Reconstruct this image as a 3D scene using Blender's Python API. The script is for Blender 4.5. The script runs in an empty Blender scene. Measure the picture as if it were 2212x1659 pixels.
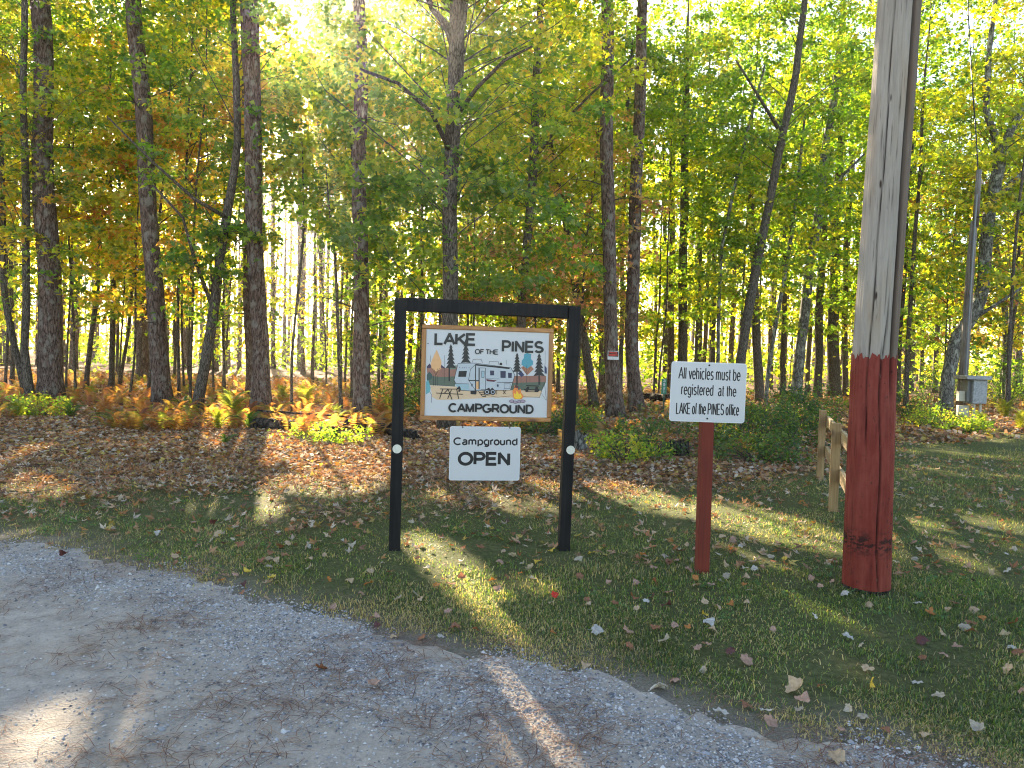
import bpy, math, random
import numpy as np
from mathutils import Vector
random.seed(7); rng = np.random.default_rng(11)
S = bpy.context.scene; COL = S.collection
R_ = math.radians
# ------------------------------------------------------------------ camera, sky, sun, exposure
F, CX, CY, H0 = 1580.0, 1106.0, 829.5, 1.55          # focal length and centre of the 2212 px wide photograph, eye height
PITCH, ROLL = R_(2.157), 0.030
f_ = np.array([0, math.cos(PITCH), -math.sin(PITCH)]); r0 = np.array([1.0, 0, 0]); u0 = np.cross(r0, f_)
r_ = r0*math.cos(ROLL) + u0*math.sin(ROLL); u_ = u0*math.cos(ROLL) - r0*math.sin(ROLL)
EYE = np.array([0, 0, H0])
def ray(x, y):
    return f_ + r_*((x-CX)/F) - u_*((y-CY)/F)
def gp(x, y, z=0.0):                                   # the point of height z seen at a pixel
    d = ray(x, y); t = (z-H0)/d[2]; return EYE + d*t
def yp(x, y, Y):                                       # the point of depth Y seen at a pixel
    d = ray(x, y); return EYE + d*(Y/d[1])
def proj(P):
    Q = P - EYE; w = Q @ f_
    w = np.where(w > .05, w, 1e9)
    return CX + F*(Q @ r_)/w, CY - F*(Q @ u_)/w
from mathutils import Matrix
cam = bpy.data.objects.new('camera', bpy.data.cameras.new('camera')); COL.objects.link(cam)
cam.matrix_world = Matrix(((r_[0], u_[0], -f_[0], 0), (r_[1], u_[1], -f_[1], 0), (r_[2], u_[2], -f_[2], H0), (0, 0, 0, 1)))
cam.data.sensor_width = 36; cam.data.lens = 36*F/2212; cam.data.clip_end = 2000; cam.data.clip_start = .05
S.camera = cam
SD = ray(574, -28); SD = SD/np.linalg.norm(SD)         # direction to the sun
SUN_EL = math.asin(SD[2]); SUN_AZ = math.atan2(SD[0], SD[1])
W = bpy.data.worlds.new('World'); S.world = W; W.use_nodes = True
sk = W.node_tree.nodes.new('ShaderNodeTexSky'); sk.sky_type = 'NISHITA'; sk.sun_disc = False
sk.sun_elevation = SUN_EL; sk.sun_rotation = SUN_AZ; sk.air_density = 1.0; sk.dust_density = 1.0; sk.ozone_density = 1.5
W.node_tree.links.new(sk.outputs[0], W.node_tree.nodes['Background'].inputs[0])
W.node_tree.nodes['Background'].inputs[1].default_value = 0.08
sl = bpy.data.lights.new('sun', 'SUN'); sl.energy = 5.0; sl.angle = R_(.53); sl.color = (1, .90, .74)
sun = bpy.data.objects.new('sun', sl); COL.objects.link(sun); sun.location = (0, 0, 30)
sun.rotation_euler = Vector(SD).to_track_quat('Z', 'Y').to_euler()
S.view_settings.view_transform = 'Standard'; S.view_settings.look = 'None'; S.view_settings.gamma = 1
S.view_settings.use_curve_mapping = False; S.view_settings.exposure = 2.85
S.view_settings.use_white_balance = True; S.view_settings.white_balance_temperature = 7600; S.view_settings.white_balance_tint = 12
S.render.engine = 'CYCLES'
cy = S.cycles; cy.max_bounces = 8; cy.diffuse_bounces = 4; cy.transmission_bounces = 5; cy.glossy_bounces = 2; cy.sample_clamp_indirect = 6
cy.use_denoising = True; cy.filter_width = 1.1; cy.caustics_reflective = False; cy.caustics_refractive = False

# ------------------------------------------------------------------ materials
def NT(name):
    m = bpy.data.materials.new(name); m.use_nodes = True; nt = m.node_tree
    return m, nt, nt.nodes['Principled BSDF'], nt.links
def node(nt, t, **k):
    n = nt.nodes.new(t)
    for a, v in k.items():
        if a in n.inputs.keys() if hasattr(n.inputs, 'keys') else False: n.inputs[a].default_value = v
        else: setattr(n, a, v)
    return n
def noise(nt, vec, scale, detail=4, rough=.6, dist=0):
    n = nt.nodes.new('ShaderNodeTexNoise'); n.inputs['Scale'].default_value = scale; n.inputs['Detail'].default_value = detail
    n.inputs['Roughness'].default_value = rough; n.inputs['Distortion'].default_value = dist
    if vec is not None: nt.links.new(vec, n.inputs['Vector'])
    return n.outputs['Fac']
def ramp(nt, fac, stops):
    n = nt.nodes.new('ShaderNodeValToRGB'); e = n.color_ramp.elements
    while len(e) < len(stops): e.new(.5)
    for i, (p, c) in enumerate(stops): e[i].position = p; e[i].color = (*c, 1) if len(c) == 3 else c
    nt.links.new(fac, n.inputs[0]); return n.outputs[0]
def mixc(nt, fac, a, b, mode='MIX'):
    n = nt.nodes.new('ShaderNodeMix'); n.data_type = 'RGBA'; n.blend_type = mode
    for s, v in ((0, fac), (6, a), (7, b)):
        if hasattr(v, 'links'): nt.links.new(v, n.inputs[s])
        else: n.inputs[s].default_value = v if s == 0 else (*v, 1)
    return n.outputs[2]
def mapped(nt, scale=(1, 1, 1), coord='Object'):
    t = nt.nodes.new('ShaderNodeTexCoord'); m = nt.nodes.new('ShaderNodeMapping'); m.inputs['Scale'].default_value = scale
    nt.links.new(t.outputs[coord], m.inputs[0]); return m.outputs[0]
def bump(nt, bsdf, h, strength=.5, dist=.01):
    b = nt.nodes.new('ShaderNodeBump'); b.inputs['Strength'].default_value = strength; b.inputs['Distance'].default_value = dist
    nt.links.new(h, b.inputs['Height']); nt.links.new(b.outputs[0], bsdf.inputs['Normal'])
def plain(name, c, rough=.6, metal=0, var=.12, scale=30, bmp=0, spec=.4):
    m, nt, b, L = NT(name)
    f = noise(nt, mapped(nt), scale, 5)
    L.new(ramp(nt, f, [(.3, tuple(x*(1-var) for x in c)), (.7, tuple(min(1, x*(1+var)) for x in c))]), b.inputs['Base Color'])
    b.inputs['Roughness'].default_value = rough; b.inputs['Metallic'].default_value = metal; b.inputs['Specular IOR Level'].default_value = spec
    if bmp: bump(nt, b, f, bmp, .003)
    return m
def leaf_mat(name, trans=.64, tint=(2.2, 2.3, .9), obj=False, rough=.55):
    m = bpy.data.materials.new(name); m.use_nodes = True; nt = m.node_tree; nt.nodes.clear(); L = nt.links
    out = nt.nodes.new('ShaderNodeOutputMaterial')
    if obj: c = nt.nodes.new('ShaderNodeObjectInfo').outputs['Color']
    else:
        a = nt.nodes.new('ShaderNodeAttribute'); a.attribute_name = 'col'; c = a.outputs['Color']
    if obj:
        f = noise(nt, mapped(nt), 45, 4); c = mixc(nt, 1.0, c, ramp(nt, f, [(.3, (.62, .58, .52)), (.65, (1.1, 1.08, 1.05))]), 'MULTIPLY')
    d = nt.nodes.new('ShaderNodeBsdfDiffuse'); L.new(c, d.inputs[0])
    t = nt.nodes.new('ShaderNodeBsdfTranslucent'); L.new(mixc(nt, 1.0, c, tint, 'MULTIPLY'), t.inputs[0])
    x = nt.nodes.new('ShaderNodeMixShader'); x.inputs[0].default_value = trans; L.new(d.outputs[0], x.inputs[1]); L.new(t.outputs[0], x.inputs[2])
    g = nt.nodes.new('ShaderNodeBsdfGlossy'); g.inputs['Roughness'].default_value = rough; g.inputs[0].default_value = (.8, .85, .9, 1)
    y = nt.nodes.new('ShaderNodeMixShader'); y.inputs[0].default_value = .035; L.new(x.outputs[0], y.inputs[1]); L.new(g.outputs[0], y.inputs[2])
    L.new(y.outputs[0], out.inputs[0]); return m
def bark(name, c0, c1, c2, sx=16, sz=2.4, scale=1.0, lichen=None, dist=.02):
    m, nt, b, L = NT(name); v = mapped(nt, (sx*scale, sx*scale, sz*scale))
    vo = nt.nodes.new('ShaderNodeTexVoronoi'); vo.feature = 'DISTANCE_TO_EDGE'; vo.inputs['Scale'].default_value = 1.0
    n0 = nt.nodes.new('ShaderNodeTexNoise'); n0.inputs['Scale'].default_value = .8; n0.inputs['Detail'].default_value = 3; L.new(v, n0.inputs['Vector'])
    add = nt.nodes.new('ShaderNodeMix'); add.data_type = 'RGBA'; add.blend_type = 'LINEAR_LIGHT'; add.inputs[0].default_value = .9
    L.new(v, add.inputs[6]); L.new(n0.outputs['Color'], add.inputs[7]); L.new(add.outputs[2], vo.inputs['Vector'])
    f = noise(nt, v, 1.6, 7, .7)
    cr = ramp(nt, vo.outputs['Distance'], [(0, (0, 0, 0)), (.16, (1, 1, 1))])
    col = ramp(nt, f, [(.28, c0), (.5, c1), (.72, c2)])
    col = mixc(nt, cr, tuple(x*.35 for x in c0), col)
    if lichen:
        lf = ramp(nt, noise(nt, mapped(nt, (2.5, 2.5, 1.5)), 3, 5), [(.52, (0, 0, 0)), (.62, (1, 1, 1))]); col = mixc(nt, lf, col, lichen)
    L.new(col, b.inputs['Base Color']); b.inputs['Roughness'].default_value = .95; b.inputs['Specular IOR Level'].default_value = .15
    h = mixc(nt, .5, cr, f); bump(nt, b, h, 1.0, dist); return m
M = {}
M['leaf'] = leaf_mat('foliage_leaf', .66)
M['litter'] = leaf_mat('leaf_litter', .22, (1.3, 1.15, .8))
M['fallen'] = leaf_mat('fallen_leaf_surface', .2, (1.3, 1.15, .8), obj=True)
M['grass'] = leaf_mat('grass_blade', .5, (2.2, 2.0, .85), rough=.45)
M['needle'] = leaf_mat('dry_needle', .1, (1.2, 1, .8))
M['fern'] = leaf_mat('fern_frond', .5, (1.8, 1.6, .9), obj=True)
M['pine'] = bark('pine_bark', (.085, .055, .043), (.165, .112, .09), (.26, .195, .165), 26, 4.5, lichen=(.20, .18, .155))
M['maple'] = bark('maple_bark', (.06, .048, .038), (.14, .118, .095), (.25, .22, .18), 34, 6, dist=.012)
M['lichen'] = bark('lichen_bark', (.07, .065, .055), (.16, .155, .135), (.32, .32, .29), 18, 5, lichen=(.30, .31, .27), dist=.01)
M['twig'] = plain('twig_bark', (.07, .058, .045), .9, var=.4)
M['dead'] = bark('dead_wood', (.02, .016, .013), (.055, .045, .037), (.13, .11, .09), 9, 3, dist=.02)
def wood(name, c0, c1, c2, gx=60, gz=2.2, knot=None, rough=.7, b_=.4, axis=2):
    m, nt, b, L = NT(name); sc = [gx, gx, gx]; sc[axis] = gz
    v = mapped(nt, tuple(sc)); f = noise(nt, v, 1, 6, .65, .5); big = noise(nt, mapped(nt, (3, 3, 1.2)), 1.5, 3)
    col = mixc(nt, .35, ramp(nt, f, [(.3, c0), (.5, c1), (.68, c2)]), ramp(nt, big, [(.35, c0), (.65, c2)]))
    if knot:
        w = nt.nodes.new('ShaderNodeTexVoronoi'); w.inputs['Scale'].default_value = 1; vv = mapped(nt, tuple(7 if i != axis else 3.2 for i in range(3)))
        L.new(vv, w.inputs['Vector']); k = ramp(nt, w.outputs['Distance'], [(.08, (1, 1, 1)), (.2, (0, 0, 0))]); col = mixc(nt, k, col, knot)
    L.new(col, b.inputs['Base Color']); b.inputs['Roughness'].default_value = rough; bump(nt, b, f, b_, .003); return m
M['black'] = wood('black_painted_timber', (.006, .006, .007), (.011, .011, .012), (.024, .022, .020), gx=40, gz=1.5, rough=.6, b_=.7); M['black'].node_tree.nodes['Principled BSDF'].inputs['Specular IOR Level'].default_value = .15
M['iron'] = plain('dark_iron', (.02, .02, .02), .5, .6)
M['white'] = plain('white_sign_face', (.50, .515, .53), .32, var=.015, scale=3)
M['rim'] = plain('pale_sign_rim', (.58, .60, .62), .3, var=.02)
M['ink'] = plain('black_lettering', (.006, .007, .010), .4, var=.1)
M['greyink'] = plain('charcoal_lettering', (.014, .016, .017), .4, var=.1)
M['redpost'] = None
M['galv'] = plain('galvanised_steel', (.22, .24, .27), .45, .5, var=.35, scale=22)
M['cream'] = plain('cream_enamel', (.42, .40, .33), .5, var=.1)
M['conduit'] = plain('grey_conduit', (.16, .17, .18), .45, .3)
M['greensign'] = plain('green_sign_face', (.005, .16, .10), .35, var=.05)
M['post_green'] = plain('green_post_paint', (.02, .06, .035), .5)
M['reflector'] = plain('old_reflector', (.60, .60, .52), .35, var=.12, scale=90)
M['glass'] = plain('meter_glass', (.35, .38, .38), .1, 0, spec=.9)
M['cedar_x'] = wood('stained_cedar_rail', (.17, .065, .018), (.34, .14, .038), (.50, .24, .075), knot=(.10, .03, .012), axis=0, rough=.45)
M['cedar_z'] = wood('stained_cedar_stile', (.17, .065, .018), (.34, .14, .038), (.50, .24, .075), knot=(.10, .03, .012), axis=2, rough=.45)
M['fence'] = wood('treated_fence_wood', (.16, .09, .035), (.28, .17, .07), (.40, .27, .13), knot=(.09, .045, .02), axis=2)
M['rail'] = wood('treated_rail_wood', (.18, .11, .05), (.32, .21, .10), (.46, .34, .19), knot=(.10, .05, .02), axis=1)
M['oldpole'] = wood('split_grey_pole', (.035, .022, .015), (.12, .085, .06), (.30, .28, .25), gx=30, gz=1.0)
M['endgrain'] = plain('cut_end_wood', (.45, .36, .24), .8, var=.25, scale=60)

def redpaint():
    m, nt, b, L = NT('weathered_red_paint'); v = mapped(nt, (26, 26, 3.5)); f = noise(nt, v, 1, 7, .7)
    sp = noise(nt, mapped(nt, (9, 9, 5)), 3.5, 6, .75)
    col = ramp(nt, f, [(.3, (.11, .016, .012)), (.5, (.175, .028, .020)), (.75, (.23, .050, .036))])
    lo = noise(nt, mapped(nt, (3, 3, 1.3)), 2, 5, .7); col = mixc(nt, ramp(nt, lo, [(.4, (0, 0, 0)), (.7, (.5, .5, .5))]), col, (.29, .075, .055)); wear = ramp(nt, sp, [(.61, (0, 0, 0)), (.66, (1, 1, 1))]); col = mixc(nt, wear, col, (.045, .022, .018))
    sm = noise(nt, mapped(nt, (14, 14, 26)), 1, 5, .7); t_ = nt.nodes.new('ShaderNodeTexCoord'); sz = nt.nodes.new('ShaderNodeSeparateXYZ'); L.new(t_.outputs['Object'], sz.inputs[0]); bd = ramp(nt, sz.outputs[2], [(.24, (0, 0, 0)), (.32, (1, 1, 1)), (.38, (1, 1, 1)), (.46, (0, 0, 0))]); col = mixc(nt, mixc(nt, 1.0, bd, ramp(nt, sm, [(.48, (0, 0, 0)), (.56, (.9, .9, .9))]), 'MULTIPLY'), col, (.02, .012, .011))
    a = nt.nodes.new('ShaderNodeAttribute'); a.attribute_name = 'col'; s3 = nt.nodes.new('ShaderNodeSeparateColor'); L.new(a.outputs['Color'], s3.inputs[0]); col = mixc(nt, s3.outputs[0], col, (.02, .006, .005))
    L.new(col, b.inputs['Base Color']); b.inputs['Roughness'].default_value = .6; b.inputs['Specular IOR Level'].default_value = .12; bump(nt, b, mixc(nt, .5, f, sp), .7, .006)
    return m
M['redpaint'] = redpaint()
M['redpost'] = wood('red_stained_post', (.09, .010, .004), (.15, .017, .007), (.21, .03, .011), gx=50, gz=1.6, rough=.8)

# ------------------------------------------------------------------ mesh helpers
def link(o, parent=None, label=None, cat=None, group=None, kind=None):
    COL.objects.link(o)
    if parent is not None: o.parent = parent
    for k, v in (('label', label), ('category', cat), ('group', group), ('kind', kind)):
        if v: o[k] = v
    return o
def empty(name, loc, label, cat, group=None):
    o = bpy.data.objects.new(name, None); o.location = Vector(loc); o.empty_display_size = .1
    return link(o, None, label, cat, group)
def npmesh(name, V, Fq, col=None, mats=(), smooth=False, midx=None):
    """Fq: an (n,k) array of faces all of k corners, or a list of such arrays"""
    if not isinstance(Fq, list): Fq = [Fq]
    Fq = [f for f in Fq if len(f)]
    me = bpy.data.meshes.new(name); me.vertices.add(len(V)); me.vertices.foreach_set('co', np.asarray(V, np.float32).ravel())
    n = sum(len(f) for f in Fq); loops = np.concatenate([f.ravel() for f in Fq]) if Fq else np.zeros(0, int)
    tot = np.concatenate([np.full(len(f), f.shape[1]) for f in Fq]) if Fq else np.zeros(0, int)
    me.loops.add(len(loops)); me.loops.foreach_set('vertex_index', loops.astype(np.int32))
    me.polygons.add(n); me.polygons.foreach_set('loop_start', np.concatenate([[0], np.cumsum(tot)[:-1]]).astype(np.int32)); me.polygons.foreach_set('loop_total', tot.astype(np.int32))
    if midx is not None: me.polygons.foreach_set('material_index', np.asarray(midx, np.int32))
    me.polygons.foreach_set('use_smooth', np.full(n, bool(smooth)))
    for m in mats: me.materials.append(m)
    if col is not None:
        a = me.color_attributes.new('col', 'FLOAT_COLOR', 'POINT'); c = np.ones((len(V), 4), np.float32); c[:, :3] = col; a.data.foreach_set('color', c.ravel())
    me.update(); me.validate() if False else None
    return me
class MB:                                              # collects boxes, tubes and polygons of one mesh
    def __init__(s): s.v = []; s.f = []; s.m = []; s.mi = []
    def mat(s, m):
        if m not in s.m: s.m.append(m)
        return s.m.index(m)
    def add(s, vs, fs, m):
        k = len(s.v); s.v += [tuple(v) for v in vs]; s.f += [tuple(k+i for i in f) for f in fs]; s.mi += [s.mat(m)]*len(fs)
    def box(s, c, ax, ay, az, m, bev=0):               # centre and three half-axis vectors
        c, ax, ay, az = map(np.asarray, (c, ax, ay, az))
        if not bev:
            vs = [c+i*ax+j*ay+k*az for i in (-1, 1) for j in (-1, 1) for k in (-1, 1)]
            s.add(vs, [(0, 1, 3, 2), (4, 6, 7, 5), (0, 4, 5, 1), (2, 3, 7, 6), (0, 2, 6, 4), (1, 5, 7, 3)], m); return
        la, lb, lc = [np.linalg.norm(q) for q in (ax, ay, az)]
        A, B_, C_ = 1-bev/la, 1-bev/lb, 1-bev/lc; ix = {}; vs = []
        for i in (-1, 1):
            for j in (-1, 1):
                for k in (-1, 1):
                    for t, (a, b, d) in enumerate(((1, B_, C_), (A, 1, C_), (A, B_, 1))):
                        ix[i, j, k, t] = len(vs); vs.append(c+i*a*ax+j*b*ay+k*d*az)
        fs = []
        for t in range(3):
            for sg in (-1, 1):
                o1, o2 = [q for q in range(3) if q != t]; q = []
                for p1, p2 in ((-1, -1), (1, -1), (1, 1), (-1, 1)):
                    e = [0, 0, 0]; e[t] = sg; e[o1] = p1; e[o2] = p2; q.append(ix[(*e, t)])
                fs.append(q)
        for t in range(3):                             # the edge strips
            o1, o2 = [q for q in range(3) if q != t]
            for p1 in (-1, 1):
                for p2 in (-1, 1):
                    e = [0, 0, 0]; e[o1] = p1; e[o2] = p2; e[t] = -1; e2 = list(e); e2[t] = 1
                    fs.append([ix[(*e, o1)], ix[(*e, o2)], ix[(*e2, o2)], ix[(*e2, o1)]])
        for i in (-1, 1):
            for j in (-1, 1):
                for k in (-1, 1): fs.append([ix[i, j, k, 0], ix[i, j, k, 1], ix[i, j, k, 2]])
        s.add(vs, fs, m)
    def tube(s, pts, rad, m, n=8, cap=True, jit=0, seed=0):
        pts = [np.asarray(p, float) for p in pts]; rr = rad if hasattr(rad, '__len__') else [rad]*len(pts); rs = np.random.default_rng(seed)
        k = len(s.v); vs = []; fs = []; ref = np.array([.37, .61, .70]) if abs((pts[-1]-pts[0])[2]) < .7*np.linalg.norm(pts[-1]-pts[0]) else np.array([1., 0, 0])
        for i, p in enumerate(pts):
            d = pts[min(i+1, len(pts)-1)]-pts[max(i-1, 0)]; d = d/(np.linalg.norm(d)+1e-9)
            a = np.cross(d, ref); a /= np.linalg.norm(a)+1e-9; b = np.cross(d, a)
            for j in range(n):
                t = 2*math.pi*j/n; q = rr[i]*(1+(rs.uniform(-jit, jit) if jit else 0)); vs.append(p+q*(a*math.cos(t)+b*math.sin(t)))
        for i in range(len(pts)-1):
            for j in range(n): fs.append((i*n+j, i*n+(j+1) % n, (i+1)*n+(j+1) % n, (i+1)*n+j))
        if cap: fs += [tuple(range(n))[::-1], tuple((len(pts)-1)*n+j for j in range(n))]
        s.add(vs, fs, m)
    def disc(s, c, nrm, up, r, th, m, n=24):
        c, nrm, up = map(np.asarray, (c, nrm, up)); sd = np.cross(up, nrm)
        s.tube([c, c+nrm*th], r, m, n)
    def build(s, name, parent=None, base=None, smooth=False, **k):
        V = np.array(s.v, float)
        if base is not None: V = V-np.asarray(base)
        me = bpy.data.meshes.new(name); me.from_pydata(V.tolist(), [], s.f)
        for m in s.m: me.materials.append(m)
        me.polygons.foreach_set('material_index', s.mi)
        if smooth: me.polygons.foreach_set('use_smooth', [True]*len(s.f))
        return link(bpy.data.objects.new(name, me), parent, **k)
def vnoise(x, y, sc, seed=0):                          # cheap smooth noise in -1..1
    q = np.random.default_rng(seed); o = 0
    for i in range(6):
        a = q.uniform(0, 6.28); k = sc*q.uniform(.6, 1.9); o = o+np.sin((x*math.cos(a)+y*math.sin(a))*k+q.uniform(0, 6.28))
    return o/3.2

# ------------------------------------------------------------------ where the sun gets through the crowns (gaps left in the real foliage)
LIT = [(110, 1600, 120, 50, 0), (80, 1060, 70, 20, 0), (15, 1030, 40, 20, 0), (540, 1088, 62, 34, .1), (430, 1095, 34, 14, 0), (505, 935, 55, 42, 0), (560, 960, 60, 50, .3), (730, 985, 130, 72, .25),
       (700, 1052, 110, 18, .05), (630, 930, 60, 30, 0), (800, 1040, 45, 15, 0), (90, 980, 60, 14, 0), (30, 1000, 40, 10, 0),
       (910, 1180, 45, 22, .5), (970, 1215, 75, 36, .6), (1035, 1275, 75, 34, .85), (1090, 1340, 62, 18, .85), (1180, 1260, 90, 7, .05),
       (1060, 1085, 130, 16, .1), (1010, 1065, 60, 8, .1), (1250, 1060, 110, 12, .12), (1380, 1065, 90, 12, .2), (1440, 1095, 100, 12, .15),
       (1600, 1118, 100, 28, .15), (1700, 1145, 120, 30, .15), (1790, 1165, 60, 20, .1), (1540, 1090, 50, 10, .1), (1640, 1215, 80, 9, .25), (1595, 1190, 40, 8, .3),
       (1955, 1130, 50, 10, 0), (1940, 1190, 12, 45, 0), (1930, 1150, 25, 30, 0), (2040, 1175, 34, 14, .2), (2150, 1135, 90, 16, .1), (2010, 1130, 30, 8, .2), (2160, 925, 75, 26, 0), (2090, 1215, 60, 10, .2),
       (1730, 1285, 60, 9, .4), (1800, 1330, 70, 9, .25), (1870, 1330, 50, 6, .2), (1830, 1440, 60, 12, .3),
       (1120, 1480, 34, 36, .9), (1165, 1545, 55, 24, 1.0), (1060, 1470, 30, 20, .5), (1180, 1625, 70, 26, .2), (1110, 1600, 45, 14, .2),
       (230, 1605, 150, 70, -.2), (140, 1645, 150, 40, 0), (300, 1540, 60, 20, 0), (400, 1425, 60, 26, .2), (290, 1440, 80, 9, -.1), (690, 1640, 60, 14, 0), (360, 1500, 70, 12, 0),
       (2195, 1180, 40, 12, 0), (2180, 1650, 60, 12, 0), (60, 1150, 50, 4, 0)]
def lit_at(P):
    x, y = proj(P); o = np.zeros(len(P), bool)
    for cx, cy_, rx, ry, a in LIT:
        dx, dy = x-cx, y-cy_; ca, sa = math.cos(a), math.sin(a)
        q = ((dx*ca+dy*sa)/rx)**2+((-dx*sa+dy*ca)/ry)**2
        o |= q < 1.12+.25*np.sin(x*.11)*np.sin(y*.17)
    return o
def shadow_pt(P):
    return P-SD*(P[:, 2:3]/SD[2])
def keep_mask(P, far=-.12):
    G = shadow_pt(P); Y = G[:, 1]; k = ~lit_at(G)
    for ox, oy in ((.05, 0), (-.05, 0), (0, .12), (0, -.12)): k &= ~lit_at(G+np.array([ox, oy, 0]))
    g = vnoise(G[:, 0], G[:, 1], 1.7, 3)+.7*vnoise(G[:, 0], G[:, 1], 4.1, 5)
    thr = np.where(G[:, 0] < -1, far-.2, far+.2)
    k &= ~((Y > 10.5) & (g > thr) & (rng.random(len(P)) < .8))
    return k

def trunk_lit(x, Y, lean, H):                          # how much of a trunk's shadow would fall into the sunny gaps
    z = np.arange(.5, H, .35); P = np.stack([x+lean*z, Y+0*z, z], 1); return int(lit_at(shadow_pt(P)).sum())
# ------------------------------------------------------------------ leaves
T_NEAR = (np.array([(-.2, -.2, .03), (.2, -.2, .03), (.03, .66, -.07), (-.62, .24, -.10), (.60, .30, -.12), (0, -.46, .05)]), np.array([(0, 1, 2), (3, 5, 4)]))
T_STAR = (np.array([(0, -.45, 0), (.2, .02, -.03), (0, .58, .12), (-.2, .02, -.03), (-.56, .2, .2), (-.16, -.3, .02), (.56, .2, .17), (.16, -.3, 0.02)]), [np.array([(0, 1, 2, 3)]), np.array([(5, 3, 4), (7, 6, 1)])])
T_FAR = (np.array([(0, -.5, 0), (.38, .05, -.09), (0, .5, 0), (-.38, .05, -.09)]), np.array([(0, 1, 2, 3)]))
T_TRI = (np.array([(0, -.5, 0), (.42, .3, 0), (-.42, .3, -.1)]), np.array([(0, 1, 2)]))
def leafcloud(P, N, size, col, tmpl):
    """P centres, N normals, size, col per leaf"""
    tv, tf = tmpl; n = len(P); k = len(tv)
    N = N/np.linalg.norm(N, axis=1, keepdims=True); a = rng.normal(size=(n, 3)); U = np.cross(N, a); U /= np.linalg.norm(U, axis=1, keepdims=True); V = np.cross(N, U)
    s = np.asarray(size).reshape(-1, 1, 1)
    X = P[:, None, :]+s*(tv[None, :, 0:1]*U[:, None, :]+tv[None, :, 1:2]*V[:, None, :]+tv[None, :, 2:3]*N[:, None, :])
    Fc = [(t[None, :, :]+(np.arange(n)*k)[:, None, None]).reshape(-1, t.shape[1]) for t in (tf if isinstance(tf, list) else [tf])]
    return X.reshape(-1, 3), Fc, np.repeat(col, k, axis=0)
PAL = {
 'green': [((.085, .165, .028), 5), ((.13, .22, .033), 4), ((.22, .27, .037), 3), ((.38, .32, .045), 1)],
 'lime': [((.15, .24, .034), 5), ((.24, .30, .04), 4), ((.10, .19, .03), 2), ((.40, .36, .05), 2)],
 'yellow': [((.42, .38, .05), 5), ((.30, .33, .04), 5), ((.46, .32, .05), 1.5), ((.18, .24, .037), 2)],
 'gold': [((.46, .36, .05), 5), ((.48, .26, .05), 2), ((.34, .33, .045), 4), ((.18, .23, .037), 2)],
 'orange': [((.48, .27, .08), 4), ((.50, .36, .08), 4), ((.28, .28, .045), 3), ((.38, .16, .06), 1)],
 'pink': [((.42, .20, .13), 4), ((.48, .30, .16), 4), ((.16, .22, .037), 5), ((.34, .30, .05), 2)],
 'mixed': [((.11, .20, .03), 4), ((.22, .28, .037), 4), ((.40, .35, .05), 3), ((.46, .27, .06), .6)],
 'dgreen': [((.045, .09, .026), 5), ((.075, .13, .033), 3), ((.13, .17, .04), 1.5), ((.20, .12, .05), 1)],
 'dark': [((.026, .060, .018), 5), ((.045, .09, .022), 4), ((.09, .13, .028), 1)],
 'needle': [((.04, .075, .024), 5), ((.07, .105, .033), 4), ((.25, .20, .06), 1)],
}
def palette(name, n, clump=None):
    p = PAL[name]; w = np.array([q[1] for q in p], float); w /= w.sum(); C = np.array([q[0] for q in p])
    if clump is None: idx = rng.choice(len(p), n, p=w)
    else:
        ci = rng.choice(len(p), clump.max()+1, p=w); idx = np.where(rng.random(n) < .6, ci[clump], rng.choice(len(p), n, p=w))
    return C[idx]*rng.uniform(.72, 1.3, (n, 1))
def sprays(C, rad, per, flat=.16, droop=.25):
    """leaf centres grouped in drooping flat sprays round C; returns points, normals, spray index"""
    n = len(C)*per; i = np.repeat(np.arange(len(C)), per); a = rng.uniform(0, 6.283, n); r = np.sqrt(rng.random(n))*rad[i]
    P = C[i]+np.stack([r*np.cos(a), r*np.sin(a), -droop*r*r/np.maximum(rad[i], .1)+rng.normal(0, flat, n)*rad[i]], 1)
    N = rng.normal(size=(n, 3))*.62; N[:, 2] += .8; N[:, 0] += .35*np.cos(a); N[:, 1] += .35*np.sin(a)-.15
    return P, N, i
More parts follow.
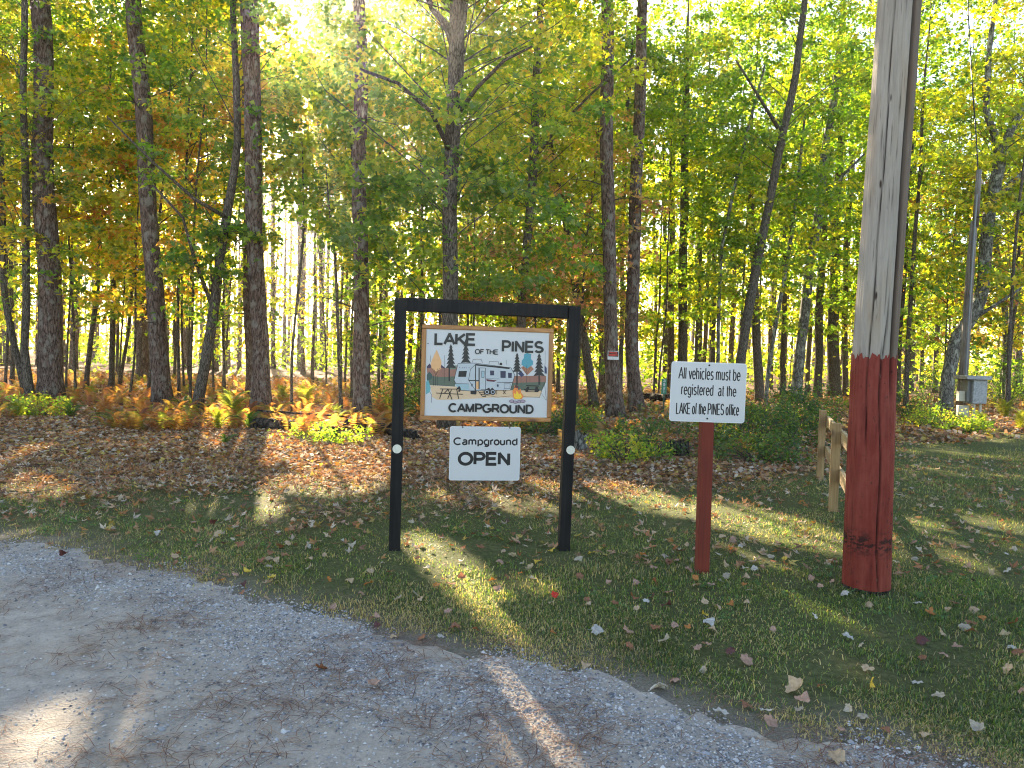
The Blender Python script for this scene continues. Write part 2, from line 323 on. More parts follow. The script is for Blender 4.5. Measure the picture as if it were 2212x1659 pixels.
# ------------------------------------------------------------------ trees
TREES = []
def interp(path, z):
    zs = np.array([p[2] for p in path]); return np.array([np.interp(z, zs, [p[k] for p in path]) for k in (0, 1)])
qe = np.random.default_rng(66); gxe = qe.uniform(-60, 2270, 430); gye = 985+700*qe.random(430)**.9; EXTRA = np.array([gp(a, b) for a, b in zip(gxe, gye)]); dpt = qe.uniform(20, 36, 430)
EXTRA = EXTRA+SD[None]*((dpt-EXTRA[:, 1])/SD[1])[:, None]; CLAIMED = np.zeros(430, bool)   # leafy sprays high in the crowns that shade the verge
def tree(name, label, path, radii, H, mat, crown=None, limbs=(), group=None, stubs=0, flare=1.35, seed=0, cat='tree', sides=14):
    """path: world points of the trunk, from the ground up; crown: dict(z0,z1,r,n,per,size,pal,near)"""
    rs = np.random.default_rng(seed+1000); base = path[0].copy(); base[2] = 0
    root = empty(name, base, label, cat, group); TREES.append(root)
    pts = [np.asarray(p, float) for p in path]
    if pts[-1][2] < H:                                 # grows on above the frame
        d = pts[-1]-pts[-2]; d = d/max(d[2], .1); d[:2] *= .6; m_ = max(2, int((H-pts[-1][2])/2.5)); z0 = pts[-1][2]; r0_ = radii[-1]; q = pts[-1]
        radii = list(radii)
        for k in range(1, m_+1): pts.append(q+d*(H-z0)*k/m_); radii.append(r0_*(1-.88*k/m_))
    zs = np.array([p[2] for p in pts]); P = np.array(pts); fine = np.arange(0, zs[-1], .45 if zs[-1] < 14 else .6)
    fine = np.append(fine, zs[-1]); tp = [np.array([np.interp(z, zs, P[:, 0])+.02*math.sin(z*1.3+seed), np.interp(z, zs, P[:, 1])+.05*math.sin(z*.9+seed*2), z]) for z in fine]
    tr = [np.interp(z, zs, radii)*(1+(flare-1)*math.exp(-z/.22)) for z in fine]
    tp[0][2] = -.12
    mb = MB(); mb.tube(tp, tr, mat, sides, jit=.06, seed=seed); mb.build('trunk', root, base, smooth=True)
    tpA = np.array(tp)
    for lp, lr in limbs:
        lb = MB(); lb.tube(lp, lr, mat, 8, jit=.05, seed=seed); lb.build('limb', root, base, smooth=True)
    tb = MB()
    for k in range(stubs):
        z = rs.uniform(1.8, min(9, zs[-1]*.7)); c = interp(tp, z); a = rs.uniform(0, 6.28); l = rs.uniform(.3, 1.3)
        p0 = np.array([*c, z]); p1 = p0+np.array([math.cos(a)*l, math.sin(a)*l, rs.uniform(-.15, .3)*l]); tb.tube([p0, (p0+p1)/2+[0, 0, .05], p1], [.022, .014, .005], M['twig'], 5, False)
    allV = []; allF = []; allC = []; off = 0
    if crown:
        for cr in (crown if isinstance(crown, list) else [crown]):
            n = cr['n']; z = cr['z0']+(cr['z1']-cr['z0'])*rs.random(n)**cr.get('pw', .9)
            ex_ = np.where(~CLAIMED & (np.hypot(EXTRA[:, 0]-base[0], EXTRA[:, 1]-base[1]) < 4.2) & (EXTRA[:, 2] < pts[-1][2]+1.5) & (cr['pal'] != 'needle'))[0] if base[1] > 19 else []
            CLAIMED[ex_] = True; t = (z-cr['z0'])/(cr['z1']-cr['z0']+1e-6)
            rr = cr['r']*np.clip(np.sin(np.clip(t*.86+.12, 0, 1)*math.pi)**.6, .25, 1) if not cr.get('cone') else cr['r']*(1.05-t)
            a = rs.uniform(0, 6.283, n); d = rr*np.sqrt(rs.uniform(.04, 1, n)); c0 = np.array([interp(tp, q) for q in z])
            C = np.stack([c0[:, 0]+cr.get('dx', 0)+d*np.cos(a), c0[:, 1]+cr.get('dy', 0)+d*np.sin(a), z], 1)
            if cr.get('near') and base[1] < 27 and name != 'young_maple': C[:, 1] = np.maximum(C[:, 1]+.5, base[1]-(.3 if base[0] < 3 else -.1)+rs.uniform(-.4, .6, n)+(rs.random(n) < .10)*-1.2)
            if 'ymin' in cr: C[:, 1] = np.maximum(C[:, 1], cr['ymin']+rs.uniform(0, .6, n))
            if len(ex_): C = np.concatenate([C, EXTRA[ex_]]); n = len(C); d = np.hypot(C[:, 0]-base[0], C[:, 1]-base[1])
            sr = rs.uniform(.6, 1.2, n)*cr.get('sr', .6); per = cr['per']
            P_, N_, i_ = sprays(C, sr, per, cr.get('flat', .16), cr.get('droop', .25)); k_ = keep_mask(P_) if cr.get('cut', 1) else np.ones(len(P_), bool)
            k_ &= P_[:, 2] > .15
            keptsprays = np.bincount(i_[k_], minlength=n)
            for q in range(n):                         # each spray hangs on a branch that reaches the trunk
                if keptsprays[q] < per*.25: continue
                if cr.get('twigs', 1) < 1 and rs.random() > cr.get('twigs', 1): continue
                zt = max(.5, min(C[q, 2]-rs.uniform(.25, .9)*d[q], tpA[-1, 2]-.2)); b0 = np.array([*interp(tp, zt), zt]); e = C[q]; mid = b0*.45+e*.55+np.array([rs.uniform(-.25, .25), rs.uniform(-.25, .25), rs.uniform(0, .25)])*d[q]
                if lit_at(shadow_pt(np.array([mid, e, (mid+e)/2, (mid+b0)/2]))).any(): continue
                w = cr.get('bw', .007)+.004*d[q]; tb.tube([b0, b0*.72+mid*.28+[0, 0, .03], mid, e], [w, w*.8, w*.5, .003], M['twig'], 3, False)
                if cr.get('near'):
                    for _ in range(2):
                        g = rs.uniform(0, 6.28); tb.tube([mid*.3+e*.7, e+np.array([math.cos(g), math.sin(g), -.2])*sr[q]*.8], [.005, .002], M['twig'], 3, False)
            P_, N_, i_ = P_[k_], N_[k_], i_[k_]
            if not len(P_): continue
            tm = T_NEAR if cr.get('near') else T_FAR
            X, Fc, Cc = leafcloud(P_, N_, rs.uniform(.7, 1.25, len(P_))*cr['size'], palette(cr['pal'], len(P_), i_), tm)
            allV.append(X-base); allF += [g+off for g in Fc]; allC.append(Cc); off += len(X)
        if allV:
            me = npmesh('crown', np.concatenate(allV), allF, np.concatenate(allC), [M['leaf']])
            link(bpy.data.objects.new('crown', me), root, kind='stuff')
    if tb.v: tb.build('branches', root, base, kind='stuff')
    return root
def tris():
    return sum(sum(len(p.vertices)-2 for p in m.polygons[:1])*len(m.polygons) for m in {o.data for o in bpy.data.objects if o.type == 'MESH'} if len(m.polygons))
def pxtree(name, label, pix, H, mat, crown=None, Y=None, limbs=(), **k):
    """pix: (x, y, width) in the photograph, the base first"""
    b = gp(pix[0][0], pix[0][1]) if Y is None else None
    if Y is None: Y = b[1]
    p = [yp(x, y, Y) for x, y, w in pix]; rad = [w/2*Y/F for x, y, w in pix]
    if p[0][2] > .02 or Y is not None: p[0][2] = 0
    lb = [([yp(x, y, Y+dy) for x, y, w, dy in L], [w/2*Y/F for x, y, w, dy in L]) for L in limbs]
    return tree(name, label, p, rad, H, mat, crown, lb, **k)

# ------------------------------------------------------------------ ground, gravel road
EDGE = np.array([gp(x, y)[:2] for x, y in ((0, 1163), (200, 1203), (430, 1258), (600, 1308), (800, 1372), (1000, 1408), (1200, 1452), (1400, 1492), (1550, 1560), (1800, 1622), (2000, 1662))])
EX = np.concatenate([[-60, -9], EDGE[:, 0], [4.0, 60]]); EY = np.concatenate([[9.0, 7.0], EDGE[:, 1], [1.4, -30]])
def yedge(x): return np.interp(x, EX, EY)+.06*np.sin(x*5.1)+.035*np.sin(x*13.7+1)+.03*np.sin(x*31+2*np.sin(x*7))+.02*np.sin(x*67)
def litter(x, y):                                      # 0 on the mown grass, 1 in the woods
    yb = np.interp(x, [-8, -4, 0, 2.5, 5, 8, 12], [6.9, 7.2, 7.9, 8.9, 11.6, 15.5, 18])
    return np.clip((y-yb+.6*vnoise(x, y, 1.6, 9)+.35*vnoise(x, y, 4.5, 10))/2.9+.35, 0, 1)
def gz(x, y):
    x = np.asarray(x, float); y = np.asarray(y, float); on = np.clip((y-yedge(x))/.5, 0, 1)
    return .012*vnoise(x, y, 2.2, 1)*on+.008*vnoise(x, y, .9, 2)+.03*litter(x, y)*(1+vnoise(x, y, 3.0, 4))*.5
def graded(lo, a, b, hi, step):
    c = np.arange(a, b+1e-6, step); l = []; v = a; s = step
    while v > lo: s *= 1.35; v -= s; l.append(max(v, lo))
    h = []; v = b; s = step
    while v < hi: s *= 1.35; v += s; h.append(min(v, hi))
    return np.array(l[::-1]+list(c)+h)
gx = graded(-420, -9, 9, 420, .16); gy = graded(-60, 1, 20, 480, .16); XX, YY = np.meshgrid(gx, gy)
V = np.stack([XX.ravel(), YY.ravel(), gz(XX, YY).ravel()-.004], 1); nx = len(gx)
ii = (np.arange(len(gy)-1)[:, None]*nx+np.arange(nx-1)[None, :]).ravel(); Q = np.stack([ii, ii+1, ii+1+nx, ii+nx], 1)
gl = np.stack([litter(XX, YY).ravel(), np.clip(1-(YY-yedge(XX)-.12*vnoise(XX, YY, 6, 21))/.55, 0, 1).ravel(), 0*XX.ravel()], 1)
def ground_mat():
    m, nt, b, L = NT('woodland_ground'); a = nt.nodes.new('ShaderNodeAttribute'); a.attribute_name = 'col'
    s3 = nt.nodes.new('ShaderNodeSeparateColor'); L.new(a.outputs['Color'], s3.inputs[0]); v = mapped(nt, (1, 1, 1)); f = noise(nt, v, 28, 6, .75); g9 = noise(nt, v, 90, 5, .8); f2 = noise(nt, v, 2.2, 4)
    thatch = mixc(nt, f2, ramp(nt, f, [(.3, (.05, .052, .025)), (.5, (.11, .105, .05)), (.72, (.22, .19, .11))]), ramp(nt, f, [(.3, (.04, .06, .02)), (.7, (.10, .13, .04))]))
    thatch = mixc(nt, s3.outputs[1], thatch, ramp(nt, g9, [(.3, (.10, .085, .065)), (.5, (.22, .195, .16)), (.7, (.38, .35, .31))]))
    vo = nt.nodes.new('ShaderNodeTexVoronoi'); vo.inputs['Scale'].default_value = 13; L.new(v, vo.inputs['Vector'])
    lc = mixc(nt, .55, ramp(nt, vo.outputs['Color'], [(.1, (.06, .03, .018)), (.45, (.15, .08, .045)), (.75, (.25, .16, .09)), (1, (.33, .25, .17))]), ramp(nt, f, [(.3, (.05, .028, .018)), (.7, (.22, .13, .08))]))
    L.new(mixc(nt, s3.outputs[0], thatch, lc), b.inputs['Base Color']); b.inputs['Roughness'].default_value = .95; b.inputs['Specular IOR Level'].default_value = .1
    bump(nt, b, f, 1, .03); return m
link(bpy.data.objects.new('ground', npmesh('ground', V, Q, gl, [ground_mat()], True)), kind='structure')
def gravel_mat():
    m, nt, b, L = NT('packed_gravel'); v = mapped(nt, (1, 1, 1)); f = noise(nt, v, 55, 7, .8); big = noise(nt, v, .9, 4, .6); mid = noise(nt, v, 7, 5, .65)
    vo = nt.nodes.new('ShaderNodeTexVoronoi'); vo.inputs['Scale'].default_value = 85; L.new(v, vo.inputs['Vector'])
    dust = ramp(nt, f, [(.25, (.20, .175, .145)), (.5, (.37, .325, .27)), (.75, (.50, .44, .37))])
    chips = ramp(nt, vo.outputs['Color'], [(.1, (.13, .14, .16)), (.5, (.30, .32, .35)), (.9, (.52, .53, .55))])
    k = ramp(nt, big, [(.38, (1, 1, 1)), (.6, (0, 0, 0))]); col = mixc(nt, k, dust, mixc(nt, .5, dust, chips))
    col = mixc(nt, .5, col, ramp(nt, mid, [(.3, (.18, .16, .135)), (.7, (.50, .445, .38))]), 'MIX')
    L.new(col, b.inputs['Base Color']); b.inputs['Roughness'].default_value = .9; b.inputs['Specular IOR Level'].default_value = .2
    h = mixc(nt, .5, f, mixc(nt, .5, mid, vo.outputs['Distance'])); bump(nt, b, h, 1, .018); return m
cx_ = np.concatenate([np.linspace(-60, -8, 40), np.linspace(-7.9, 5, 220), np.linspace(5.2, 60, 30)]); rows = np.linspace(0, 1, 50)**1.9
GX = np.repeat(cx_[None, :], 50, 0); ye = yedge(cx_)+.02; GY = ye[None, :]-rows[:, None]*(ye[None, :]+30)
GV = np.stack([GX.ravel(), GY.ravel(), gz(GX, GY).ravel()+.004], 1); nx = len(cx_); ii = (np.arange(49)[:, None]*nx+np.arange(nx-1)[None, :]).ravel()
link(bpy.data.objects.new('gravel_road', npmesh('gravel_road', GV, np.stack([ii, ii+nx, ii+nx+1, ii+1], 1), None, [gravel_mat()], True)), kind='structure')

# ------------------------------------------------------------------ the woods
def cr(z0, z1, r, n, pal, near=True, size=.125, per=60, **k): return dict(z0=z0, z1=z1+(1.5 if z1 > 10 and z1 < 15 else 0), r=r*1.05, n=int(n*1.6), pal=pal, near=True, size=size, per=int(per), twigs=k.pop('twigs', .32), **k)
P_, MP, LI = M['pine'], M['maple'], M['lichen']
def pc(z0=12, z1=21, r=2.4, n=30): return dict(z0=z0, z1=z1, r=r, n=n, pal='needle', near=False, size=.26, per=46, sr=.8, flat=.3, twigs=.5, cone=False)
T = pxtree
# left side
T('maple_tree', 'curving thin maple stem, leftmost trunk beside the big left pine', [(54, 868, 15), (40, 790, 14), (28, 733, 13), (14, 638, 13), (4, 451, 12), (-4, 300, 11)], 9, MP, [cr(3.5, 9, 2.0, 55, 'gold')], seed=1)
T('maple_tree', 'slim upright maple stem touching the left side of the broadest pine trunk', [(68, 871, 19), (56, 762, 16), (59, 666, 15), (51, 525, 15), (56, 310, 14), (53, 169, 13), (51, 0, 12)], 12, MP, [cr(2.6, 12, 2.5, 105, 'mixed')], stubs=8, seed=2)
T('pine_tree', 'broadest pine trunk at far left with furrowed reddish bark', [(110, 870, 50), (107, 677, 45), (99, 451, 42), (93, 226, 38), (86, 0, 37)], 22, P_, pc(), stubs=8, seed=3)
T('pine_tree', 'tall bare pine trunk wrapped in green maple leaves, between broad pine and leaning maple', [(352, 878, 40), (345, 780, 38), (339, 677, 36), (324, 480, 34), (310, 282, 33), (293, 56, 32), (291, 0, 32)], 21, P_, pc(), stubs=9, seed=4)
T('maple_tree', 'leaning maple whose trunk curves to the right above the green ferns', [(426, 892, 22), (446, 779, 22), (460, 677, 21), (477, 536, 19), (502, 395, 17), (512, 310, 16), (511, 169, 14), (505, 0, 12)], 13, MP,
  [cr(2.0, 4.6, 2.3, 63, 'green', dx=.6), cr(4.6, 14, 3.0, 137, 'green')], limbs=[[(461, 670, 9, 0), (420, 560, 8, -.3), (395, 470, 6, -.8), (330, 400, 4, -1.4)], [(490, 470, 9, 0), (420, 430, 7, -.5), (330, 350, 5, -1), (230, 250, 3, -1.6)]], seed=5)
T('pine_tree', 'reddish pine of the close pair, standing in front with its base on the dark log', [(565, 896, 42), (561, 780, 37), (556, 677, 34), (548, 395, 35), (545, 169, 36), (538, 0, 38)], 22, P_, pc(), stubs=5, seed=6)
T('pine_tree', 'darker narrow pine of the close pair, partly hidden behind the reddish one', [(541, 858, 22), (536, 600, 18), (533, 400, 17), (530, 100, 16)], 20, P_, pc(), seed=7)
T('maple_sapling', 'straight thin sapling rising from sunlit ferns between the pine pair and the twin stems', [(629, 897, 6), (631, 790, 6), (645, 638, 6), (653, 508, 5), (653, 350, 4)], 6.5, MP, [cr(2.4, 6.6, 1.5, 48, 'yellow')], seed=8)
T('maple_sapling', 'twin stemmed sapling with dark thin stems left of the frame side pine', [(738, 899, 8), (732, 734, 7), (722, 564, 6), (713, 480, 5)], 6.0, MP, [cr(1.3, 3.2, 1.6, 42, 'green'), cr(3.2, 6.2, 1.6, 40, 'lime')], seed=9)
T('pine_tree', 'single pine trunk directly left of the black sign frame', [(783, 905, 39), (780, 677, 33), (778, 451, 31), (777, 170, 28), (776, 0, 26)], 21, P_, pc(), stubs=6, seed=10)
# middle
T('maple_tree', 'large forked maple rising behind the hanging campground board', [(966, 930, 36), (968, 800, 35), (972, 620, 33), (973, 451, 31), (977, 300, 32), (981, 200, 33), (985, 90, 34)], 13.5, MP,
  [cr(3.0, 5.6, 3.0, 67, 'green'), cr(5.6, 14, 4.0, 177, 'mixed')], limbs=[[(983, 100, 24, 0), (965, 55, 17, 0), (935, 20, 13, .1), (900, -60, 9, .2)], [(986, 100, 24, 0), (1000, 40, 17, 0), (1008, -20, 13, 0), (1015, -120, 9, 0)],
  [(975, 330, 12, 0), (930, 240, 9, -.6), (860, 180, 7, -1.2), (780, 150, 5, -1.8)], [(979, 260, 11, 0), (1030, 190, 8, -.5), (1090, 130, 6, -1), (1150, 100, 4, -1.4)]], seed=11)
T('maple_tree', 'slender maple above the top bar of the sign frame, trunk leaning slightly right', [(1112, 895, 21), (1125, 700, 20), (1139, 541, 19), (1150, 367, 19), (1159, 197, 17), (1166, 28, 15)], 13, MP,
  [cr(2.8, 5, 2.4, 48, 'pink'), cr(5, 14, 3.2, 125, 'yellow')], limbs=[[(1147, 355, 8, 0), (1200, 280, 7, -.3), (1280, 200, 5, -.7), (1370, 120, 3, -1)]], seed=12)
T('maple_tree', 'dark bowed maple trunk curving away right of the sign frame', [(1284, 882, 20), (1266, 762, 19), (1244, 621, 16), (1221, 480, 15), (1198, 350, 13), (1176, 254, 12), (1160, 180, 10)], 9.5, MP, [cr(2.4, 4.6, 2.3, 60, 'pink'), cr(4.6, 9.5, 2.7, 75, 'yellow')], seed=13)
NOTRES = T('pine_tree', 'straight grey pine with the small red and white notice nailed to it', [(1328, 905, 38), (1322, 780, 31), (1320, 677, 29), (1314, 508, 29), (1311, 282, 28), (1311, 0, 26)], 22, P_, pc(), stubs=5, seed=14)
T('pine_tree', 'dark straight pine immediately right of the pine carrying the notice', [(1374, 894, 33), (1367, 780, 29), (1365, 677, 28), (1371, 480, 27), (1379, 282, 25), (1388, 56, 22)], 20, P_, pc(), stubs=6, seed=15)
T('pine_tree', 'very thin greenish trunk between the notice pine and the dark pine', [(1341, 862, 10), (1345, 508, 10), (1351, 282, 9), (1362, 141, 8)], 14, MP, [cr(4, 13, 1.8, 49, 'lime', False, .15)], seed=16)
T('maple_tree', 'reddish dark trunk above the left part of the square white sign', [(1472, 862, 21), (1475, 620, 19), (1478, 420, 17), (1482, 200, 14)], 16.5, MP, [cr(3, 7, 2.4, 36, 'lime', False, .15), cr(7, 15.5, 3, 67, 'lime', False, .16)], seed=17)
T('pine_tree', 'narrow brown trunk just left of the square white sign, beyond the green number plate', [(1447, 850, 15), (1451, 620, 14), (1452, 300, 13)], 17, P_, [cr(6, 15, 2.2, 70, 'yellow', False, .16)], seed=18)
T('maple_sapling', 'thin pale stem behind the square white sign, leaning right as it rises', [(1545, 884, 8), (1551, 779, 8), (1557, 536, 7), (1582, 423, 7), (1605, 339, 6), (1622, 254, 6), (1650, 141, 4)], 9.5, LI, [cr(3, 9.5, 2.0, 48, 'lime')], seed=19)
T('maple_tree', 'strongly leaning maple rising from behind the right edge of the square white sign', [(1586, 888, 22), (1599, 784, 21), (1622, 638, 20), (1639, 547, 18), (1667, 423, 17), (1689, 293, 16), (1718, 158, 15), (1737, 34, 13)], 16.5, MP,
  [cr(3, 6.5, 2.5, 44, 'lime'), cr(6.5, 15.5, 3.3, 118, 'lime')], limbs=[[(1690, 290, 8, 0), (1640, 210, 6, -.4), (1590, 130, 4, -.8)]], seed=20)
T('maple_tree', 'dark thick short trunk low between the leaning maple and the grey barked maple', [(1640, 872, 20), (1634, 700, 18), (1628, 560, 14), (1620, 400, 11)], 10, MP, [cr(3.5, 9.5, 2.4, 42, 'yellow', False, .15)], seed=21)
T('maple_sapling', 'thin mottled stem leaning right, left of the grey barked maple', [(1653, 877, 9), (1678, 677, 9), (1706, 536, 8), (1723, 395, 7), (1740, 250, 5)], 9, LI, [cr(3, 9, 2.0, 42, 'lime')], seed=22)
T('maple_tree', 'grey lichen spotted maple trunk standing nearest left of the wooden fence', [(1720, 872, 23), (1729, 734, 21), (1749, 593, 20), (1766, 480, 19), (1780, 339, 17), (1798, 234, 15), (1814, 117, 13), (1822, 30, 12)], 16.5, LI,
  [cr(2.8, 6, 2.4, 38, 'green'), cr(6, 15.5, 3.3, 96, 'lime')], limbs=[[(1768, 470, 8, 0), (1820, 380, 6, -.5), (1870, 330, 4, -1)]], seed=23)
T('maple_tree', 'dark upright trunk behind the farthest fence post', [(1765, 861, 18), (1772, 640, 16), (1782, 420, 14), (1800, 200, 11)], 16.5, MP, [cr(3, 15.5, 2.8, 75, 'lime', False, .15)], seed=24)
T('maple_tree', 'thick black looking trunk rising above the middle fence post', [(1802, 860, 27), (1800, 720, 24), (1803, 560, 20), (1812, 350, 16)], 16.5, MP, [cr(3.2, 15.5, 3.0, 81, 'lime', False, .15)], seed=25)
T('maple_tree', 'slim dark trunk close against the left side of the big utility pole', [(1826, 858, 13), (1824, 700, 12), (1830, 480, 11), (1845, 250, 9)], 16.5, MP, [cr(3, 15.5, 2.4, 67, 'yellow', False, .15)], seed=26)
# right
T('maple_tree', 'slim straight trunk between the utility pole and the big crooked tree', [(2018, 850, 11), (2024, 740, 10), (2030, 547, 9), (2034, 300, 8)], 16.5, MP, [cr(3, 15.5, 2.6, 137, 'lime', False, .16)], seed=27)
T('maple_tree', 'big crooked tree with forked limbs behind the meter pole', [(2040, 892, 27), (2048, 830, 27), (2056, 785, 27), (2070, 726, 27), (2100, 685, 27), (2122, 630, 25), (2127, 547, 25), (2138, 450, 24), (2161, 351, 24), (2160, 315, 22)], 8.0, LI,
  [cr(4.0, 8.2, 3.6, 96, 'mixed', dx=.6), cr(7.5, 11.5, 3.4, 88, 'yellow', dx=.8)], limbs=[[(2160, 320, 16, 0), (2130, 242, 13, 0), (2136, 117, 11, 0), (2150, 0, 9, 0)], [(2161, 330, 18, 0), (2197, 254, 15, 0), (2240, 200, 12, .2), (2300, 120, 8, .4)],
  [(2140, 440, 16, 0), (2190, 390, 13, 0), (2240, 350, 10, 0)], [(2085, 700, 9, 0), (2140, 665, 7, -.2), (2210, 620, 5, -.5)]], seed=28)
T('maple_tree', 'mottled slim trunk beside the right limb of the big crooked tree', [(2176, 880, 14), (2172, 760, 13), (2166, 600, 12), (2150, 520, 11), (2140, 430, 9)], 8, LI, [cr(2.6, 8, 2.6, 85, 'gold')], seed=29)
# farther trunks on the left
FARL = [(186, 843, 11, 225, 400, 'gold', 'thin dark knotty stem just right of the broadest pine'), (158, 803, 17, 170, 340, 'pine', 'reddish pine trunk set back, first to the right of the broadest pine'),
        (204, 781, 18, 210, 420, 'pine', 'second set back pine right of the broadest pine, brown and straight'), (260, 837, 8, 292, 540, 'orange', 'thin stem leaning right midway between the broad pine and the leafy pine'),
        (279, 860, 6, 293, 640, 'orange', 'thinnest whip like stem left of the leafy pine'), (308, 822, 28, 303, 400, 'pine', 'stout shaded pine trunk close behind the leafy pine on its left'),
        (20, 790, 20, 10, 300, 'pine', 'set back pine trunk at the extreme left edge'), (648, 800, 13, 648, 250, 'pine', 'pale distant pine trunk above the sapling in the sunlit ferns'),
        (590, 797, 10, 588, 250, 'pine', 'distant pink lit pine trunk just right of the pine pair'), (697, 800, 12, 690, 250, 'pine', 'distant pine trunk left of the twin stemmed sapling'),
        (828, 800, 16, 822, 300, 'pine', 'set back pine between the frame side pine and the black post'), (401, 795, 14, 396, 350, 'pine', 'set back trunk in the gap left of the leaning maple'),
        (1192, 835, 15, 1180, 380, 'pine', 'set back reddish pine seen inside the sign frame beside the board'), (1205, 850, 9, 1208, 500, 'lime', 'thin dark stem between the board and the right black post'),
        (1300, 850, 12, 1297, 350, 'pine', 'set back brown trunk left of the notice pine'), (1420, 838, 11, 1418, 300, 'yellow', 'slim set back trunk between the dark pine and the number plate'),
        (1403, 835, 8, 1400, 380, 'yellow', 'thin set back stem just right of the dark pine'), (1508, 842, 14, 1512, 250, 'lime', 'set back trunk above the middle of the square white sign'),
        (1530, 850, 10, 1536, 250, 'yellow', 'slim set back trunk above the right half of the square white sign'), (1690, 858, 12, 1694, 300, 'lime', 'set back trunk between the two mottled leaning stems'),
        (1745, 850, 11, 1752, 300, 'yellow', 'slim set back trunk just right of the grey barked maple'), (1965, 845, 16, 1975, 250, 'lime', 'set back trunk first to the right of the utility pole'),
        (1990, 840, 9, 1996, 300, 'yellow', 'thin set back trunk right of the utility pole, second from it'), (2200, 850, 18, 2196, 250, 'pine', 'set back pine trunk at the extreme right edge')]
for q, (x, y, w, xt, yt, k, lab) in enumerate(FARL):
    def score(dx):
        b = gp(x+dx, y); t_ = yp(xt+dx, yt, b[1]); return trunk_lit(b[0], b[1], (t_[0]-b[0])/t_[2], 20 if k == 'pine' else 12)*4+abs(dx)*.2
    dx = min((-16, -12, -8, -4, 0, 4, 8, 12, 16), key=score); x += dx; xt += dx
    if k == 'pine': T('pine_tree', lab, [(x, y, w), ((x*2+xt)/3, (y*2+yt)/3, w*.93), (xt, yt, w*.8)], 21, P_, pc(n=16, r=2.2), seed=40+q, sides=10)
    else: T('maple_sapling' if w < 10 else 'maple_tree', lab, [(x, y, w), ((x*2+xt)/3+3, (y*2+yt)/3, w*.9), (xt, yt, w*.7)], 9 if w < 10 else 13, MP, [cr(2.5 if w < 10 else 4, 8.5 if w < 10 else 12.5, 2.0 if w < 10 else 2.8, 60, k, False, .16)], seed=40+q, sides=8)
# the depth of the wood: random trunks, labelled by what they stand between
LM = [(-60, 'the left edge'), (110, 'the broadest pine'), (350, 'the leafy pine'), (555, 'the pine pair'), (783, 'the frame side pine'), (970, 'the forked maple'), (1235, 'the right black post'), (1350, 'the notice pine'), (1530, 'the square white sign'),
      (1725, 'the grey barked maple'), (1890, 'the utility pole'), (2060, 'the crooked tree'), (2280, 'the right edge')]
ORD = 'first second third fourth fifth sixth seventh eighth ninth tenth eleventh twelfth thirteenth fourteenth fifteenth'.split()
cand = []; rb = np.random.default_rng(5)
while len(cand) < 122:
    Y = rb.uniform(24, 66); x = rb.uniform(-.78, .78)*Y
    if any((x-c[0])**2+(Y-c[1])**2 < 4 for c in cand) or trunk_lit(x, Y, 0, 23) > 2: continue
    cand.append((x, Y))
cnt = {}
cand.sort(key=lambda c: c[0]/c[1])
for q, (x, Y) in enumerate(cand):
    px = proj(np.array([[x, Y, 1.5]]))[0][0]; g = max(i for i in range(len(LM)-1) if LM[i][0] < px or i == 0); kind = 'pine' if Y > 42 and rb.random() < .75 else 'maple'
    cnt[g, kind] = cnt.get((g, kind), 0)+1
    side = {'pine': 'distant straight pine', 'maple': 'distant slim maple'}[kind]
    lab = f"{ORD[min(cnt[g, kind]-1, 14)]} {side} from the left between {LM[g][1][4:]} and {LM[g+1][1][4:]}"
    lean = rb.uniform(-.012, .012); r = rb.uniform(.13, .2) if kind == 'pine' else rb.uniform(.045, .10); Ht = rb.uniform(20, 25) if kind == 'pine' else (rb.uniform(.38, .60) if px < 1200 else rb.uniform(.55, .78))*Y
    path = [np.array([x, Y, 0.]), np.array([x+lean*5, Y, 5.]), np.array([x+lean*11+rb.uniform(-.2, .2), Y, 11.])]
    if kind == 'maple': path[2][2] = min(11, Ht*.8)
    far = Y > 42
    if kind == 'pine': c = [dict(z0=11, z1=Ht, r=2.8, n=26, pal='needle', near=False, size=.34, per=34, sr=.9, flat=.3, twigs=.25)]
    else:
        pal = rb.choice(['yellow', 'gold', 'lime', 'orange', 'mixed'], p=[.28, .07, .42, .03, .20] if px > 700 else [.35, .25, .1, .2, .1])
        c = [cr(rb.uniform(1.5, 4), Ht, rb.uniform(2.6, 3.8), 62, pal, False, .125+.002*Y, per=27, sr=.8, twigs=.12)]
    tree('pine_tree' if kind == 'pine' else 'maple_tree', lab, path, [r, r*.85, r*.6], Ht, P_ if kind == 'pine' else MP, c, group='trees deep in the woods', seed=100+q, sides=7)
rm = np.random.default_rng(15); yc = []
while len(yc) < 34:
    Y = rm.uniform(19.5, 29); x = rm.uniform(-.76, .76)*Y
    if x > .1*Y: Y = Y*.35+21; x = x/Y*Y
    if any((x-c[0])**2+(Y-c[1])**2 < 3 for c in yc) or trunk_lit(x, Y, 0, 13) > 1: continue
    yc.append((x, Y))
yc.sort(key=lambda c: c[0]/c[1]); cy2 = {}
